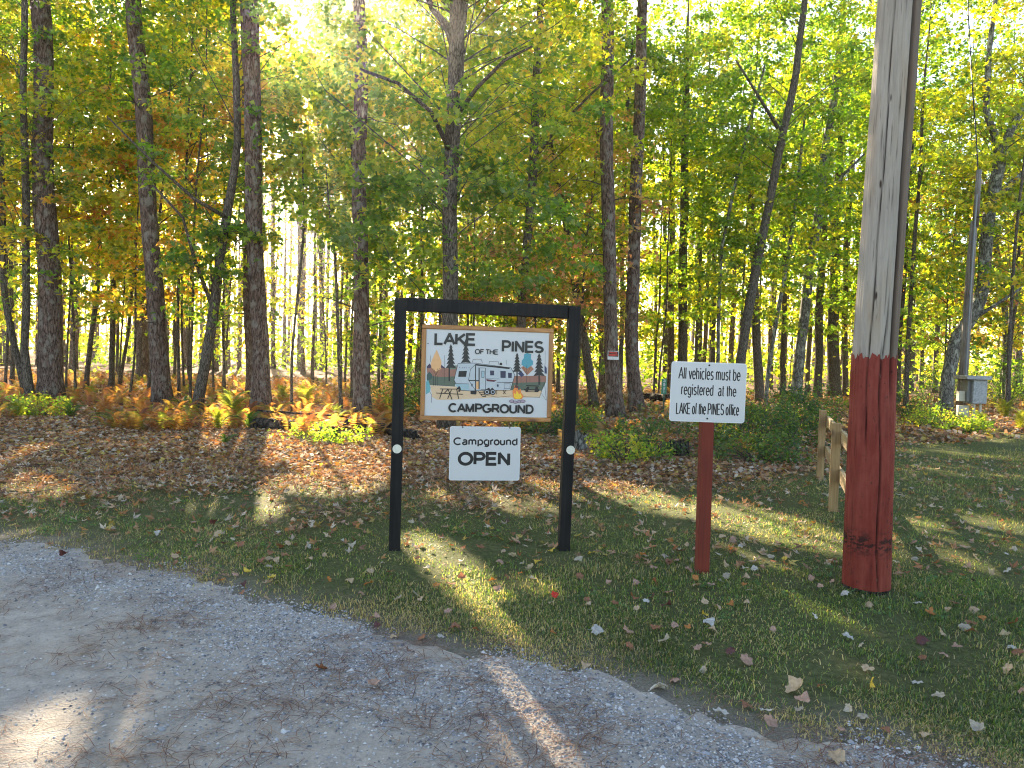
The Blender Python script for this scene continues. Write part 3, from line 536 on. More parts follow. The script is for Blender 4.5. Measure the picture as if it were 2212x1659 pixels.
for q, (x, Y) in enumerate(yc):
    px = proj(np.array([[x, Y, 1.5]]))[0][0]; g = max(i for i in range(len(LM)-1) if LM[i][0] < px or i == 0); cy2[g] = cy2.get(g, 0)+1
    lab = f"{ORD[cy2[g]-1]} leafy young maple from the left between {LM[g][1][4:]} and {LM[g+1][1][4:]}"; lean = rm.uniform(-.06, .06); r = rm.uniform(.03, .055); Ht = rm.uniform(8, 14)
    pal = rm.choice(['yellow', 'green', 'lime', 'gold', 'pink'], p=([.35, .25, .25, .1, .05] if px < 1000 else [.2, .25, .5, .0, .05]))
    tree('young_maple', lab, [np.array([x, Y, 0.]), np.array([x+lean*4, Y, 4.]), np.array([x+lean*8+rm.uniform(-.2, .2), Y, 8.])], [r, r*.85, r*.6], Ht, MP, [cr(rm.uniform(1.2, 3), Ht, rm.uniform(2.0, 2.9), 46, pal, size=.135, per=50)], group='young maples at the edge of the wood', seed=300+q, sides=6)
# the far edge of the wood reads as one mass
ft = MB(); rf = np.random.default_rng(8)
for _ in range(260):
    Y = rf.uniform(70, 120); x = rf.uniform(-.85, .85)*Y; r = rf.uniform(.1, .2); ft.tube([(x, Y, -.1), (x+rf.uniform(-.3, .3), Y, 9), (x+rf.uniform(-.6, .6), Y, 27)], [r, r*.8, r*.4], M['pine'], 5, False)
ft.build('far_forest_trunks', kind='stuff')
n = 2300; Yc = rf.uniform(62, 120, n); zc = rf.random(n); zc = np.where(zc < .25, rf.uniform(.3, 3, n), np.where(zc < .6, rf.uniform(3, 12, n), rf.uniform(9, 27, n))); C = np.stack([rf.uniform(-.9, .9, n)*Yc, Yc, zc], 1)
Pc, Nc, ic = sprays(C, rf.uniform(1.2, 2.6, n), 30, .35, .2)
kk = keep_mask(Pc); Pc, Nc, ic = Pc[kk], Nc[kk], ic[kk]; cc = palette('yellow', len(Pc), ic); nd = (zc[ic] > 20); cc[nd] = palette('needle', int(nd.sum()))
X, Fc, Cc = leafcloud(Pc, Nc, rf.uniform(.4, .75, len(Pc)), cc, T_FAR)
link(bpy.data.objects.new('far_forest', npmesh('far_forest', X, Fc, Cc, [M['leaf']])), kind='stuff')

n = 420; Yu = rf.uniform(34, 64, n); C = np.stack([rf.uniform(-.85, .85, n)*Yu, Yu, rf.uniform(.2, 2.4, n)], 1); Pu, Nu, iu = sprays(C, rf.uniform(.6, 1.5, n), 26, .5, .2); Pu[:, 2] = np.abs(Pu[:, 2])+.05
X, Fc, Cc = leafcloud(Pu, Nu, rf.uniform(.15, .32, len(Pu)), palette('lime', len(Pu), iu), T_FAR); link(bpy.data.objects.new('far_undergrowth', npmesh('far_undergrowth', X, Fc, Cc, [M['leaf']])), kind='stuff')

# ------------------------------------------------------------------ the thin bright air under the trees
mb = MB(); hm = bpy.data.materials.new('forest_haze'); hm.use_nodes = True; hm.node_tree.nodes.clear(); ho = hm.node_tree.nodes.new('ShaderNodeOutputMaterial'); hv = hm.node_tree.nodes.new('ShaderNodeVolumePrincipled')
hv.inputs['Color'].default_value = (.95, .95, 1, 1); hv.inputs["Density"].default_value = .00055; hv.inputs['Anisotropy'].default_value = .84; hm.node_tree.links.new(hv.outputs[0], ho.inputs['Volume'])
mb.box((0, 210, 17), (430, 0, 0), (0, 280, 0), (0, 0, 18.2), hm); mb.build('haze', kind='stuff')

# ------------------------------------------------------------------ stroke lettering
def arc(cx, cy, rx, ry, a0, a1, n=12): return [(cx+rx*math.cos(R_(a0+(a1-a0)*i/n)), cy+ry*math.sin(R_(a0+(a1-a0)*i/n))) for i in range(n+1)]
G = {
 'L': (.72, [[(.06, 1), (.06, 0), (.6, 0)]]), 'A': (.86, [[(.02, 0), (.40, 1), (.78, 0)], [(.14, .32), (.66, .32)]]), 'K': (.82, [[(.06, 1), (.06, 0)], [(.7, 1), (.08, .38)], [(.27, .56), (.74, 0)]]),
 'E': (.80, [[(.66, 1), (.06, 1), (.06, 0), (.68, 0)], [(.06, .52), (.62, .52)]]), 'O': (1.0, [arc(.44, .5, .41, .5, 90, 450, 28)]), 'F': (.74, [[(.64, 1), (.06, 1), (.06, 0)], [(.06, .5), (.56, .5)]]),
 'T': (.76, [[(.0, 1), (.68, 1)], [(.34, 1), (.34, 0)]]), 'H': (.88, [[(.06, 1), (.06, 0)], [(.70, 1), (.70, 0)], [(.06, .52), (.70, .52)]]), 'P': (.80, [[(.06, 0), (.06, 1), (.40, 1)]+arc(.40, .73, .25, .27, 90, -90, 10)+[(.06, .46)]]),
 'I': (.32, [[(.10, 1), (.10, 0)]]), 'N': (.88, [[(.06, 0), (.06, 1), (.68, 0), (.68, 1)]]), 'S': (.82, [arc(.36, .74, .29, .26, 25, 270, 14)+arc(.36, .24, .32, .24, 90, -155, 14)[1:]]),
 'C': (.90, [arc(.43, .5, .40, .5, 48, 312, 20)]), 'M': (1.0, [[(.06, 0), (.06, 1), (.42, .05), (.78, 1), (.78, 0)]]), 'G': (.98, [arc(.44, .5, .41, .5, 50, 330, 20)+[(.82, .2), (.82, .44), (.48, .44)]]),
 'R': (.86, [[(.06, 0), (.06, 1), (.42, 1)]+arc(.42, .74, .24, .26, 90, -90, 10)+[(.06, .48)], [(.36, .48), (.48, .38), (.72, 0)]]), 'U': (.88, [[(.06, 1), (.06, .32)]+arc(.38, .32, .32, .32, 180, 360, 12)+[(.70, 1)]]),
 'D': (.88, [[(.06, 0), (.06, 1), (.34, 1)]+arc(.34, .5, .37, .5, 90, -90, 14)+[(.06, 0)]]), 'V': (.82, [[(.0, 1), (.37, 0), (.74, 1)]]), 'Y': (.82, [[(.02, 1), (.37, .45), (.72, 1)], [(.37, .45), (.37, 0)]]),
 'a': (.64, [arc(.26, .53, .19, .19, 155, 10, 8)+[(.45, .12), (.50, 0)], [(.45, .42), (.25, .39)]+arc(.22, .19, .18, .19, 95, 270, 8)+[(.36, .04), (.45, .2)]]), 'b': (.66, [[(.05, 1), (.05, 0)], arc(.27, .36, .23, .36, 120, -120, 16)]), 'c': (.60, [arc(.27, .36, .24, .36, 50, 310, 16)]),
 'd': (.66, [[(.48, 1), (.48, 0)], arc(.26, .36, .23, .36, 60, 300, 16)]), 'e': (.64, [[(.04, .37), (.50, .37)]+arc(.27, .36, .23, .36, 2, 318, 18)]), 'f': (.36, [arc(.28, .84, .14, .16, 80, 180, 6)+[(.14, 0)], [(.0, .71), (.30, .71)]]),
 'g': (.66, [[(.48, .72), (.48, -.08)]+arc(.27, -.06, .21, .20, 0, -150, 10), arc(.26, .36, .23, .36, 60, 300, 16)]), 'h': (.64, [[(.05, 1), (.05, 0)], [(.05, .5)]+arc(.25, .5, .20, .22, 180, 0, 10)+[(.45, 0)]]),
 'i': (.24, [[(.06, .72), (.06, 0)], [(.06, .88), (.06, 1)]]), 'l': (.24, [[(.06, 1), (.06, 0)]]), 'm': (.96, [[(.05, .72), (.05, 0)], [(.05, .5)]+arc(.22, .5, .17, .22, 180, 0, 10)+[(.39, 0)], [(.39, .5)]+arc(.57, .5, .18, .22, 180, 0, 10)+[(.75, 0)]]),
 'n': (.64, [[(.05, .72), (.05, 0)], [(.05, .5)]+arc(.25, .5, .20, .22, 180, 0, 10)+[(.45, 0)]]), 'o': (.64, [arc(.27, .36, .24, .36, 90, 450, 20)]), 'p': (.66, [[(.05, .72), (.05, -.27)], arc(.27, .36, .23, .36, 120, -120, 16)]),
 'r': (.40, [[(.05, .72), (.05, 0)], [(.05, .45)]+arc(.26, .45, .21, .27, 180, 80, 8)]), 's': (.56, [arc(.24, .54, .18, .18, 30, 270, 10)+arc(.24, .18, .20, .18, 90, -150, 10)[1:]]), 't': (.36, [[(.13, .95), (.13, .14)]+arc(.25, .14, .12, .13, 180, 280, 5), [(.0, .71), (.28, .71)]]),
 'u': (.64, [[(.05, .72), (.05, .24)]+arc(.25, .24, .20, .23, 180, 360, 10), [(.45, .72), (.45, 0)]]), 'v': (.56, [[(.0, .72), (.24, 0), (.48, .72)]]),
 '3': (.7, [arc(.30, .75, .25, .25, 160, -80, 12), arc(.30, .27, .28, .26, 80, -160, 12)]), '5': (.7, [[(.58, 1), (.14, 1), (.08, .52)]+arc(.30, .32, .28, .31, 110, -160, 14)]), '2': (.7, [arc(.31, .72, .26, .28, 170, -30, 12)+[(.04, 0), (.6, 0)]]), '1': (.5, [[(.06, .78), (.28, 1), (.28, 0)]]), ' ': (.32, [])}
def stroke(pts, w, closed=False):
    """mitred ribbon of width w along 2d points: verts, quads"""
    P = [np.array(p, float) for p in pts]; P = [p for i, p in enumerate(P) if not i or np.linalg.norm(p-P[i-1]) > 1e-6]; n = len(P); V = []
    for i in range(n):
        a = P[i]-P[i-1] if i else P[1]-P[0]; b = P[i+1]-P[i] if i < n-1 else P[-1]-P[-2]
        if closed and i == 0: a = P[-1]-P[-2]
        if closed and i == n-1: b = P[1]-P[0]
        a = a/(np.linalg.norm(a)+1e-9); b = b/(np.linalg.norm(b)+1e-9); na = np.array([-a[1], a[0]]); nb = np.array([-b[1], b[0]]); m = na+nb; m = m/(np.linalg.norm(m)+1e-9)
        k = min(1/max(m @ na, .3), 2.2); V += [P[i]+m*w/2*k, P[i]-m*w/2*k]
    return V, [(2*i, 2*i+1, 2*i+3, 2*i+2) for i in range(n-1)]
class Face:
    """flat print on a panel: 2d metres on the panel, x right and y up"""
    def __init__(s, o, ex, ez, n): s.o, s.ex, s.ez, s.n = map(np.asarray, (o, ex, ez, n)); s.reset()
    def reset(s): s.mb = MB(); s.lift = .0006
    def w(s, x, y, d=0): return s.o+s.ex*x+s.ez*y+s.n*d
    def poly(s, pts, m, up=True):
        if up: s.lift += .000015
        s.mb.add([s.w(x, y, s.lift) for x, y in pts], [tuple(range(len(pts)))], m)
    def line(s, pts, wd, m):
        s.lift += .000015
        pts = [p for i, p in enumerate(pts) if not i or math.dist(p, pts[i-1]) > 1e-6]
        for i in range(1, len(pts)-1):                 # a sharp corner is two strokes that overlap
            a, b, c = (np.array(pts[j], float) for j in (i-1, i, i+1)); u, w_ = b-a, c-b; u = u/(np.linalg.norm(u)+1e-9); w_ = w_/(np.linalg.norm(w_)+1e-9)
            if u @ w_ < -.25: s.line(list(pts[:i])+[tuple(b+u*wd*.22)], wd, m); s.line([tuple(b-w_*wd*.22)]+list(pts[i+1:]), wd, m); return
        cl = len(pts) > 3 and np.allclose(pts[0], pts[-1]); v, f = stroke(pts, wd, cl); s.mb.add([s.w(x, y, s.lift) for x, y in v], f, m)
    def text(s, t, xl, xr, yb, cap, wt, m, slope=0, gap=.0):
        tot = sum(G[c][0]+gap for c in t)-gap-.10; y0, x0 = wt/2, wt/2
        gx = (xr-xl-wt)/tot; gy = cap-wt; x = 0
        for c in t:
            adv, ls = G[c]
            for L in ls:
                P = [(xl+x0+(x+px)*gx, yb+y0+py*gy) for px, py in L]
                if slope: P = [(a, b+slope*(a-xl)) for a, b in P]
                s.line(P, wt, m)
            x += adv+gap
    def done(s, name, parent, base, **k):
        o = s.mb.build(name, parent, base, **k); s.reset(); return o
def rounded(w, h, r, n=5):
    P = []
    for cx, cy, a in ((w/2-r, h/2-r, 0), (-w/2+r, h/2-r, 90), (-w/2+r, -h/2+r, 180), (w/2-r, -h/2+r, 270)): P += arc(cx, cy, r, r, a, a+90, n)
    return P
def slab(F_, P, th, m, mb, z0=0):                       # solid plate with outline P, front at z0+th
    n = len(P); vs = [F_.w(x, y, z0+th) for x, y in P]+[F_.w(x, y, z0) for x, y in P]
    mb.add(vs, [tuple(range(n)), tuple(range(2*n-1, n-1, -1))]+[(i, i+n, (i+1) % n+n, (i+1) % n) for i in range(n)], m)

# ------------------------------------------------------------------ black sign frame
A = gp(852, 1187); B = gp(1217.5, 1185); ex = (B-A)/np.linalg.norm(B-A); nn = np.array([ex[1], -ex[0], 0.]); ez = np.array([0, 0, 1.])
def onp(x, y, off=0.0):                                # the point of the sign plane (moved off toward the road) seen at a pixel
    d = ray(x, y); o = A+nn*off; t = ((o-EYE) @ nn)/(d @ nn); return EYE+d*t
frame = empty('sign_frame', A, 'black painted timber frame of two posts and a top bar, holding the hanging signs', 'sign frame')
tL, tR = onp(866, 644), onp(1239.5, 662); hw = .0445
for b, t in ((A, tL), (B, tR)):
    mb = MB(); ax = (t-b); l = np.linalg.norm(ax); ax /= l; sx = ex-ax*(ex @ ax); mb.box((b+t)/2-ax*.1, sx*hw, nn*hw, ax*(l/2+.1), M['black'], .005); mb.build('post', frame, A)
bl, br = onp(876.2, 657.5), onp(1227, 674.5); d = (br-bl); l = np.linalg.norm(d); d /= l; up = np.cross(nn, d); up *= np.sign(up[2])
mb = MB(); mb.box((bl+br)/2, d*(l/2-.004), nn*.0443, up*.052, M['black'], .005); mb.build('top_bar', frame, A)
for P, ax in ((tL, tL-A), (tR, tR-B)):                 # bolted brackets where bar and posts meet
    ax = ax/np.linalg.norm(ax); c = P-ax*.205+nn*.049; mb = MB(); mb.box(c, ex*.047, nn*.004, ax*.20, M['black'], .002); o = mb.build('bracket', frame, A)
    for u, v in ((.022, .16), (-.022, .12), (.022, .05), (-.022, -.02), (.02, -.12), (-.02, -.16)):
        q = MB(); q.disc(c+ex*u+ax*v+nn*.004, nn, ez, .006, .003, M['iron'], 8); q.build('screw', o)
for P, lab in ((onp(858, 968), None), (onp(1230, 970.5), None)):
    mb = MB(); c = P+nn*.046; mb.disc(c, nn, ez, .035, .004, M['reflector'], 28); o = mb.build('reflector', frame, A)
    q = MB(); q.disc(c+nn*.0042, nn, ez, .006, .003, M['iron'], 10); q.tube([c+nn*.0045+ex*.012, c+nn*.0045+ex*.034-ez*.004], .0022, M['iron'], 5); q.build('screw', o)

# ------------------------------------------------------------------ the framed campground board
def quad_face(c4, off):
    TL, TR, BR, BL = [onp(x, y, off) for x, y in c4]; o = (TL+TR+BR+BL)/4; e = (TR-TL+BR-BL); e /= np.linalg.norm(e); z = np.cross(nn, e); z *= np.sign(z[2])
    w = (np.linalg.norm(TR-TL)+np.linalg.norm(BR-BL))/2; h = (np.linalg.norm(TL-BL)+np.linalg.norm(TR-BR))/2; return Face(o, e, z, nn), w, h
C2 = lambda x, y: ((1260+x*400/2074)*.72, (960+y*320/1659)*.72)
FB, BW, BH = quad_face([(912, 700.5), (1196, 709.5), (1190, 912), (906.5, 906.5)], -.005)
board = empty('campground_board', FB.o, 'white illustrated campground board with caravan picture in orange stained wood border, hung from bar', 'sign')
fw = .036
for (x0, x1, y0, y1, m) in ((-BW/2, BW/2, BH/2-fw, BH/2, 'cedar_x'), (-BW/2, BW/2, -BH/2, -BH/2+fw, 'cedar_x'), (-BW/2, -BW/2+fw, -BH/2+fw, BH/2-fw, 'cedar_z'), (BW/2-fw, BW/2, -BH/2+fw, BH/2-fw, 'cedar_z')):
    mb = MB(); mb.box(FB.w((x0+x1)/2, (y0+y1)/2, .0), FB.ex*((x1-x0)/2-.0006), nn*.019, FB.ez*((y1-y0)/2-.0006), M[m], .004); mb.build('border_board', board, FB.o)
mb = MB(); mb.box(FB.w(0, 0, 0), FB.ex*(BW/2-fw+.004), nn*.006, FB.ez*(BH/2-fw+.004), M['white']); panel = mb.build('panel', board, FB.o)
FB.reset(); pw, ph = BW-2*fw, BH-2*fw
q4 = np.array([(100, 128), (2005, 205), (1968, 1505), (68, 1490)], float)
def uv(x, y):
    u, v = .5, .5; p = np.array([x, y])
    for _ in range(8):
        e = q4[0]*(1-u)*(1-v)+q4[1]*u*(1-v)+q4[2]*u*v+q4[3]*(1-u)*v-p; du = (q4[1]-q4[0])*(1-v)+(q4[2]-q4[3])*v; dv = (q4[3]-q4[0])*(1-u)+(q4[2]-q4[1])*u
        s = np.linalg.solve(np.stack([du, dv], 1), e); u -= s[0]; v -= s[1]
    return ((u-.5)*pw, (.5-v)*ph)
K_ = pw/1905
def ink(name, r, g, b): 
    if name not in M: M[name] = plain(name, (r, g, b), .4, var=.06)
    return M[name]
def pp(pts, m): FB.poly([uv(*p) for p in pts], m)
def ll(pts, w, m=None): FB.line([uv(*p) for p in pts], w*K_, m or M['ink'])
BASE0 = .0062
def start():
    start.z += .0003; FB.reset(); FB.lift = start.z
start.z = BASE0
brown, green_, purple, sand = ink('print_brown', .27, .12, .09), ink('print_green', .085, .115, .085), ink('print_purple', .05, .03, .07), ink('print_sand', .60, .42, .27)
start()
pp([(102, 745), (160, 690), (260, 740), (420, 745), (560, 700), (560, 900), (120, 905)], brown); pp([(118, 905), (180, 870), (360, 885), (560, 870), (530, 1030), (150, 1010)], green_)
pp([(430, 745), (500, 705), (560, 700), (545, 760), (440, 765)], ink('print_hill', .11, .17, .12)); pp([(103, 745), (105, 715), (150, 668), (182, 742)], purple); pp([(310, 745), (325, 690), (378, 738), (380, 750)], purple)
pp([(102, 850), (140, 800), (188, 850), (188, 900), (104, 965)], ink('print_bush', .03, .075, .07)); pp([(1400, 975), (1450, 862), (1957, 862), (1955, 960)], brown); pp([(1395, 975), (1955, 955), (1890, 1092), (1385, 1085)], green_)
pp([(1508, 830), (1560, 782), (1612, 850), (1570, 882)], ink('print_navy', .02, .035, .10)); pp([(1930, 700), (1965, 740), (1968, 830), (1930, 825)], ink('print_navy', .02, .035, .10))
pp([(155, 1012), (540, 1035), (1395, 1085), (1895, 1095), (1860, 1195), (1400, 1200), (1100, 1200), (640, 1232), (270, 1245), (185, 1200), (165, 1050)], sand)
pp([(92, 960), (125, 925), (162, 1050), (150, 1120), (92, 1160)], ink('print_teal_tent', .10, .33, .36)); ll([(150, 1120), (178, 1170), (172, 1290)], 5); ll([(190, 1005), (540, 1030)], 5)
ll([(1850, 1200), (1930, 965), (1962, 1240)], 5, M['greyink']); ll([(1880, 1130), (1955, 1235)], 4, M['greyink']); ll([(1010, 1165), (1200, 1195), (1400, 1175), (1850, 1195)], 5)
FB.done('landscape_print', panel, FB.o)
start(); orange, odark, teal = ink('print_orange', .66, .36, .17), ink('print_rust', .33, .14, .08), ink('print_teal', .05, .27, .34)
pp([(160, 740), (345, 740), (245, 885)], odark); pp([(255, 455), (285, 530), (330, 650), (312, 760), (245, 800), (172, 735), (165, 655), (218, 530)], orange)
for x in (205, 235, 262): ll([(x, 860), (x, 1020)], 6)
for a in (-60, -30, 30, 60): ll([(240, 860), (240+a, 760-abs(a)*.3)], 4)
FB.done('orange_tree_print', panel, FB.o, kind='stuff'); start()
pp([(1560, 735), (1610, 700), (1710, 700), (1762, 760), (1655, 855)], odark); pp([(1655, 510), (1720, 530), (1715, 600), (1752, 640), (1748, 690), (1655, 752), (1565, 690), (1572, 630), (1602, 590), (1610, 530)], teal); ll([(1650, 700), (1650, 980)], 6)
for a in (-55, 55): ll([(1650, 850), (1650+a, 730)], 4)
FB.done('teal_tree_print', panel, FB.o, kind='stuff'); start()
for x, y0, y1 in ((160, 545, 650), (375, 540, 980), (1330, 620, 690), (1700, 860, 960), (1560, 870, 1040), (1850, 850, 1000), (1940, 480, 700), (1870, 900, 1000)): ll([(x, y0), (x, y1)], 4, M['greyink'])
FB.done('thin_stems_print', panel, FB.o, kind='stuff')
for cx, t, b, w, tb in ((470, 365, 745, 160, 950), (700, 285, 662, 155, 662), (1497, 505, 805, 150, 1000), (1845, 515, 865, 185, 1000)):
    start(); n = 6; P = [(cx, t)]; R2 = []
    for i in range(1, n+1):
        y = t+(b-t)*i/n; w_ = w/2*(.22+.78*i/n); P += [(cx+w_, y), (cx+w_*.45, y-(b-t)/n*.12)]; R2 += [(cx-w_*.45, y-(b-t)/n*.12), (cx-w_, y)] if 0 else [(cx-w_, y), (cx-w_*.45, y-(b-t)/n*.12)]
    pp(P[:-1]+[(cx, b-8)], M['greyink']); pp([(cx, t)]+[(cx-(x-cx), y) for x, y in P[1:-1]]+[(cx, b-8)], M['greyink'])
    if tb > b: ll([(cx-25 if cx < 600 else cx, b-20), (cx-25 if cx < 600 else cx, tb)], 20)
    FB.done('pine_print', panel, FB.o)
start(); body = [(580, 670), (840, 665), (1400, 738), (1462, 850), (1392, 1085), (1150, 1088), (760, 1098), (600, 1090), (520, 930)]; bf = ink('print_caravan_white', .40, .44, .47)
pp(body, bf); ll(body+[body[0]], 7); ll([(855, 680), (772, 760), (742, 930), (855, 1098)], 7); pp([(525, 985), (745, 992), (760, 1094), (602, 1086)], ink('print_grey_teal', .27, .40, .44)); ll([(522, 985), (745, 990)], 6)
ll([(850, 690), (1380, 748)], 24); ll([(850, 690), (850, 1095)], 14); pp([(592, 790), (718, 786), (702, 880), (582, 880)], M['ink']); pp([(860, 950), (902, 952), (902, 1070), (860, 1075)], orange)
ll([(890, 740), (1005, 742), (1005, 1075), (930, 1075)], 7); ll([(905, 745), (905, 1075)], 18); pp([(945, 790), (985, 792), (983, 890), (945, 888)], ink('print_grey_teal', 0, 0, 0)); ll([(945, 790), (985, 792), (983, 890), (945, 888), (945, 790)], 6)
for a, b_, c, d_ in ((1075, 780, 1140, 856), (1235, 787, 1320, 895), (1355, 815, 1415, 896), (1180, 995, 1210, 1032), (784, 985, 806, 1030)): pp([(a, b_), (c, b_+3), (c-2, d_), (a+2, d_)], ink('print_window', .02, .025, .06))
ll([(742, 935), (900, 940)], 15); pp([(1015, 915), (1180, 932), (1140, 957), (1022, 946)], ink('print_maroon', .10, .02, .03)); ll([(1180, 962), (1430, 966)], 9); ll([(1010, 905), (1230, 912)], 4, M['greyink']); ll([(1295, 985), (1390, 985), (1385, 1060), (1297, 1060), (1295, 985)], 5)
ll([(800, 655), (815, 605), (935, 605), (958, 660)], 5, M['greyink']); ll([(1057, 685), (1065, 640), (1205, 645), (1212, 692)], 5, M['greyink']); pp([(1222, 695), (1228, 660), (1260, 660), (1264, 698)], M['ink'])
for x in (600, 640, 670, 700, 745): ll([(x, 728), (x+12, 745)], 6)
FB.done('caravan_print', panel, FB.o)
start(); pp([(770, 1095), (870, 1090), (860, 1155), (775, 1150)], M['ink']); pp([(985, 1090), (1060, 1045), (1080, 1075), (1110, 1045), (1150, 1090), (1150, 1150), (1010, 1155)], M['ink'])
for x in (1028, 1118): pp([(x+45*math.cos(a*.35), 1115+45*math.sin(a*.35)) for a in range(18)], M['ink']); ll([(x+26*math.cos(a*.3927), 1115+26*math.sin(a*.3927)) for a in range(17)], 12, ink('print_hub', .3, .33, .38))
FB.done('wheels_print', panel, FB.o, kind='stuff'); start(); ll([(880, 1090), (962, 1188)], 8); ll([(960, 1088), (1012, 1188)], 8)
for a in (.3, .62, .95): ll([(880+82*a, 1090+98*a), (960+52*a, 1088+100*a)], 12)
ll([(1180, 1080), (1180, 1150)], 8); ll([(1280, 1090), (1320, 1145)], 9); ll([(1320, 1090), (1280, 1145)], 9); ll([(590, 1030), (612, 1075), (590, 1112)], 26); ll([(560, 1060), (620, 1055)], 18)
FB.done('steps_and_jack_print', panel, FB.o, kind='stuff')
start(); ll([(305, 1070), (595, 1072)], 12); ll([(245, 1135), (520, 1148), (655, 1152)], 12)
for a, b_ in (((345, 1078), (298, 1225)), ((425, 1078), (360, 1150)), ((430, 1080), (488, 1235)), ((480, 1080), (420, 1225)), ((560, 1078), (592, 1228))): ll([a, b_], 13)
FB.done('picnic_table_print', panel, FB.o)
start(); ll([(1640, 1012), (1842, 1020)], 14); ll([(1602, 1075), (1850, 1080)], 16); pp([(1625, 1085), (1660, 1030), (1690, 1030), (1670, 1110), (1630, 1110)], M['ink']); pp([(1770, 1110), (1790, 1030), (1820, 1030), (1848, 1095), (1820, 1115)], M['ink']); ll([(1640, 1105), (1830, 1110)], 10)
FB.done('dark_table_print', panel, FB.o)
start(); pp([(1440, 1200), (1425, 1100), (1455, 1045), (1450, 1010), (1500, 1040), (1520, 1090), (1555, 1060), (1560, 1120), (1600, 1180), (1570, 1225), (1460, 1225)], ink('print_flame', .72, .20, .05)); pp([(1450, 1195), (1450, 1130), (1480, 1150), (1490, 1090), (1530, 1150), (1550, 1130), (1575, 1185), (1540, 1218), (1480, 1218)], ink('print_yellow', .80, .50, .04))
pp([(1450, 1040), (1480, 1000), (1515, 1020), (1525, 1055), (1480, 1050)], ink('print_smoke', .10, .03, .03))
for x, y, r in ((1415, 1255, 38), (1470, 1270, 34), (1530, 1262, 34), (1590, 1255, 38)): pp([(x+r*math.cos(a*.6283), y+r*.6*math.sin(a*.6283)) for a in range(10)], ink('print_stone', .34, .26, .33)); ll([(x+r*math.cos(a*.6283), y+r*.6*math.sin(a*.6283)) for a in range(11)], 6)
FB.done('campfire_print', panel, FB.o)
def btext(t, a, b, cap, wt, m, name):
    start(); p, q = uv(*a), uv(*b); FB.text(t, p[0], q[0], p[1], cap*K_, wt*K_, m, (q[1]-p[1])/(q[0]-p[0])); FB.done(name, panel, FB.o)
btext('LAKE', (203, 383), (865, 402), 200, 40, M['greyink'], 'lettering'); btext('OF THE', (836, 526), (1204, 536), 82, 15, M['greyink'], 'lettering'); btext('PINES', (1243, 502), (1922, 517), 193, 38, M['greyink'], 'lettering')
btext('CAMPGROUND', (425, 1438), (1768, 1452), 148, 31, M['ink'], 'lettering')
for x, y in ((128, 150), (1075, 185), (1985, 222), (1950, 1490), (1035, 1478), (90, 1470), (122, 358)):
    q = MB(); a, b_ = uv(x, y); q.disc(FB.w(a, b_, .006), nn, ez, .0045, .0025, M['rim'] if x != 122 else M['iron'], 8); q.build('screw', panel, FB.o)
for x0, y0, x1, y1 in ((949.5, 668, 950, 701), (1156, 678, 1157, 708)):
    p0, p1 = onp(x0, y0-2), onp(x1, y1); mb = MB(); n = 7; d_ = (p1-p0)
    for i in range(n):                                 # chain links, alternately turned
        c = p0+d_*(i+.5)/n; s1 = ex if i % 2 else nn; h = np.linalg.norm(d_)/n*.62
        mb.tube([c+s1*.006*math.cos(t)+ez*h*math.sin(t) for t in np.linspace(0, 6.2832, 9)], .0045, M['iron'], 5, False)
    c = p0+d_*.22; mb.tube([c+ex*.012*math.cos(t)+ez*.012*math.sin(t) for t in np.linspace(0, 6.2832, 13)], .006, M['iron'], 6, False); mb.build('chain', board, FB.o)

# ------------------------------------------------------------------ the open sign below it
FO, OW, OH = quad_face([(972.5, 920.5), (1125, 922.5), (1121.7, 1038), (969.2, 1037.5)], -.004)
osn = empty('open_sign', FO.o, 'small white rounded sign lettered Campground OPEN, hanging beneath the illustrated board', 'sign')
mb = MB(); slab(FO, rounded(OW, OH, .018), .003, M['rim'], mb, -.0015); opl = mb.build('plate', osn, FO.o); mb = MB(); slab(FO, rounded(OW-.012, OH-.012, .013), .0003, M['white'], mb, .0018); mb.build('face', osn, FO.o)
C1 = lambda x, y: ((x-815)/568*OW, (1341-y)/430*OH)
def otext(t, x0, x1, yb, cap, wt): FO.reset(); FO.lift = .0024; a, b_ = C1(x0, yb), C1(x1, yb); FO.text(t, a[0], b_[0], a[1], cap/430*OH, wt/430*OH, M['ink'], .004); FO.done('lettering', osn, FO.o)
otext('Campground', 557, 1082, 1277, 64, 12.5); otext('OPEN', 594, 1032, 1440, 112, 25)
for x in (632, 1010):
    a, b_ = C1(x, 1134); q = MB(); q.disc(FO.w(a, b_, .002), nn, ez, .005, .002, M['iron'], 10); q.tube([FO.w(a, b_, .004), FO.w(a, b_+.03, .0), FO.w(a, b_+.045, -.004)], .003, M['iron'], 5); q.build('hook', osn, FO.o)

# ------------------------------------------------------------------ the register sign on its red post
Bs = gp(1516, 1233); exr = np.array([math.cos(R_(2)), math.sin(R_(2)), 0]); nr = np.array([exr[1], -exr[0], 0])
def onq(x, y, off=0.0):
    d = ray(x, y); o = Bs+nr*off; t = ((o-EYE) @ nr)/(d @ nr); return EYE+d*t
rs_ = empty('register_sign', Bs, 'white square cornered notice on a slim dark red wooden post, telling vehicles to register', 'sign')
tp_ = onq(1530, 790); ax = tp_-Bs; l = np.linalg.norm(ax); ax /= l; sx = exr-ax*(exr @ ax)
mb = MB(); mb.box((Bs+tp_)/2-ax*.08, sx*.0445, nr*.0445, ax*(l/2+.08), M['redpost'], .005); mb.build('post', rs_, Bs)
TL, TR, BR, BL = [onq(x, y, .048) for x, y in ((1449, 779.5), (1611.5, 786), (1610, 914.5), (1447, 909.5))]; o = (TL+TR+BR+BL)/4; e = TR-TL+BR-BL; e /= np.linalg.norm(e); z = np.cross(nr, e); z *= np.sign(z[2])
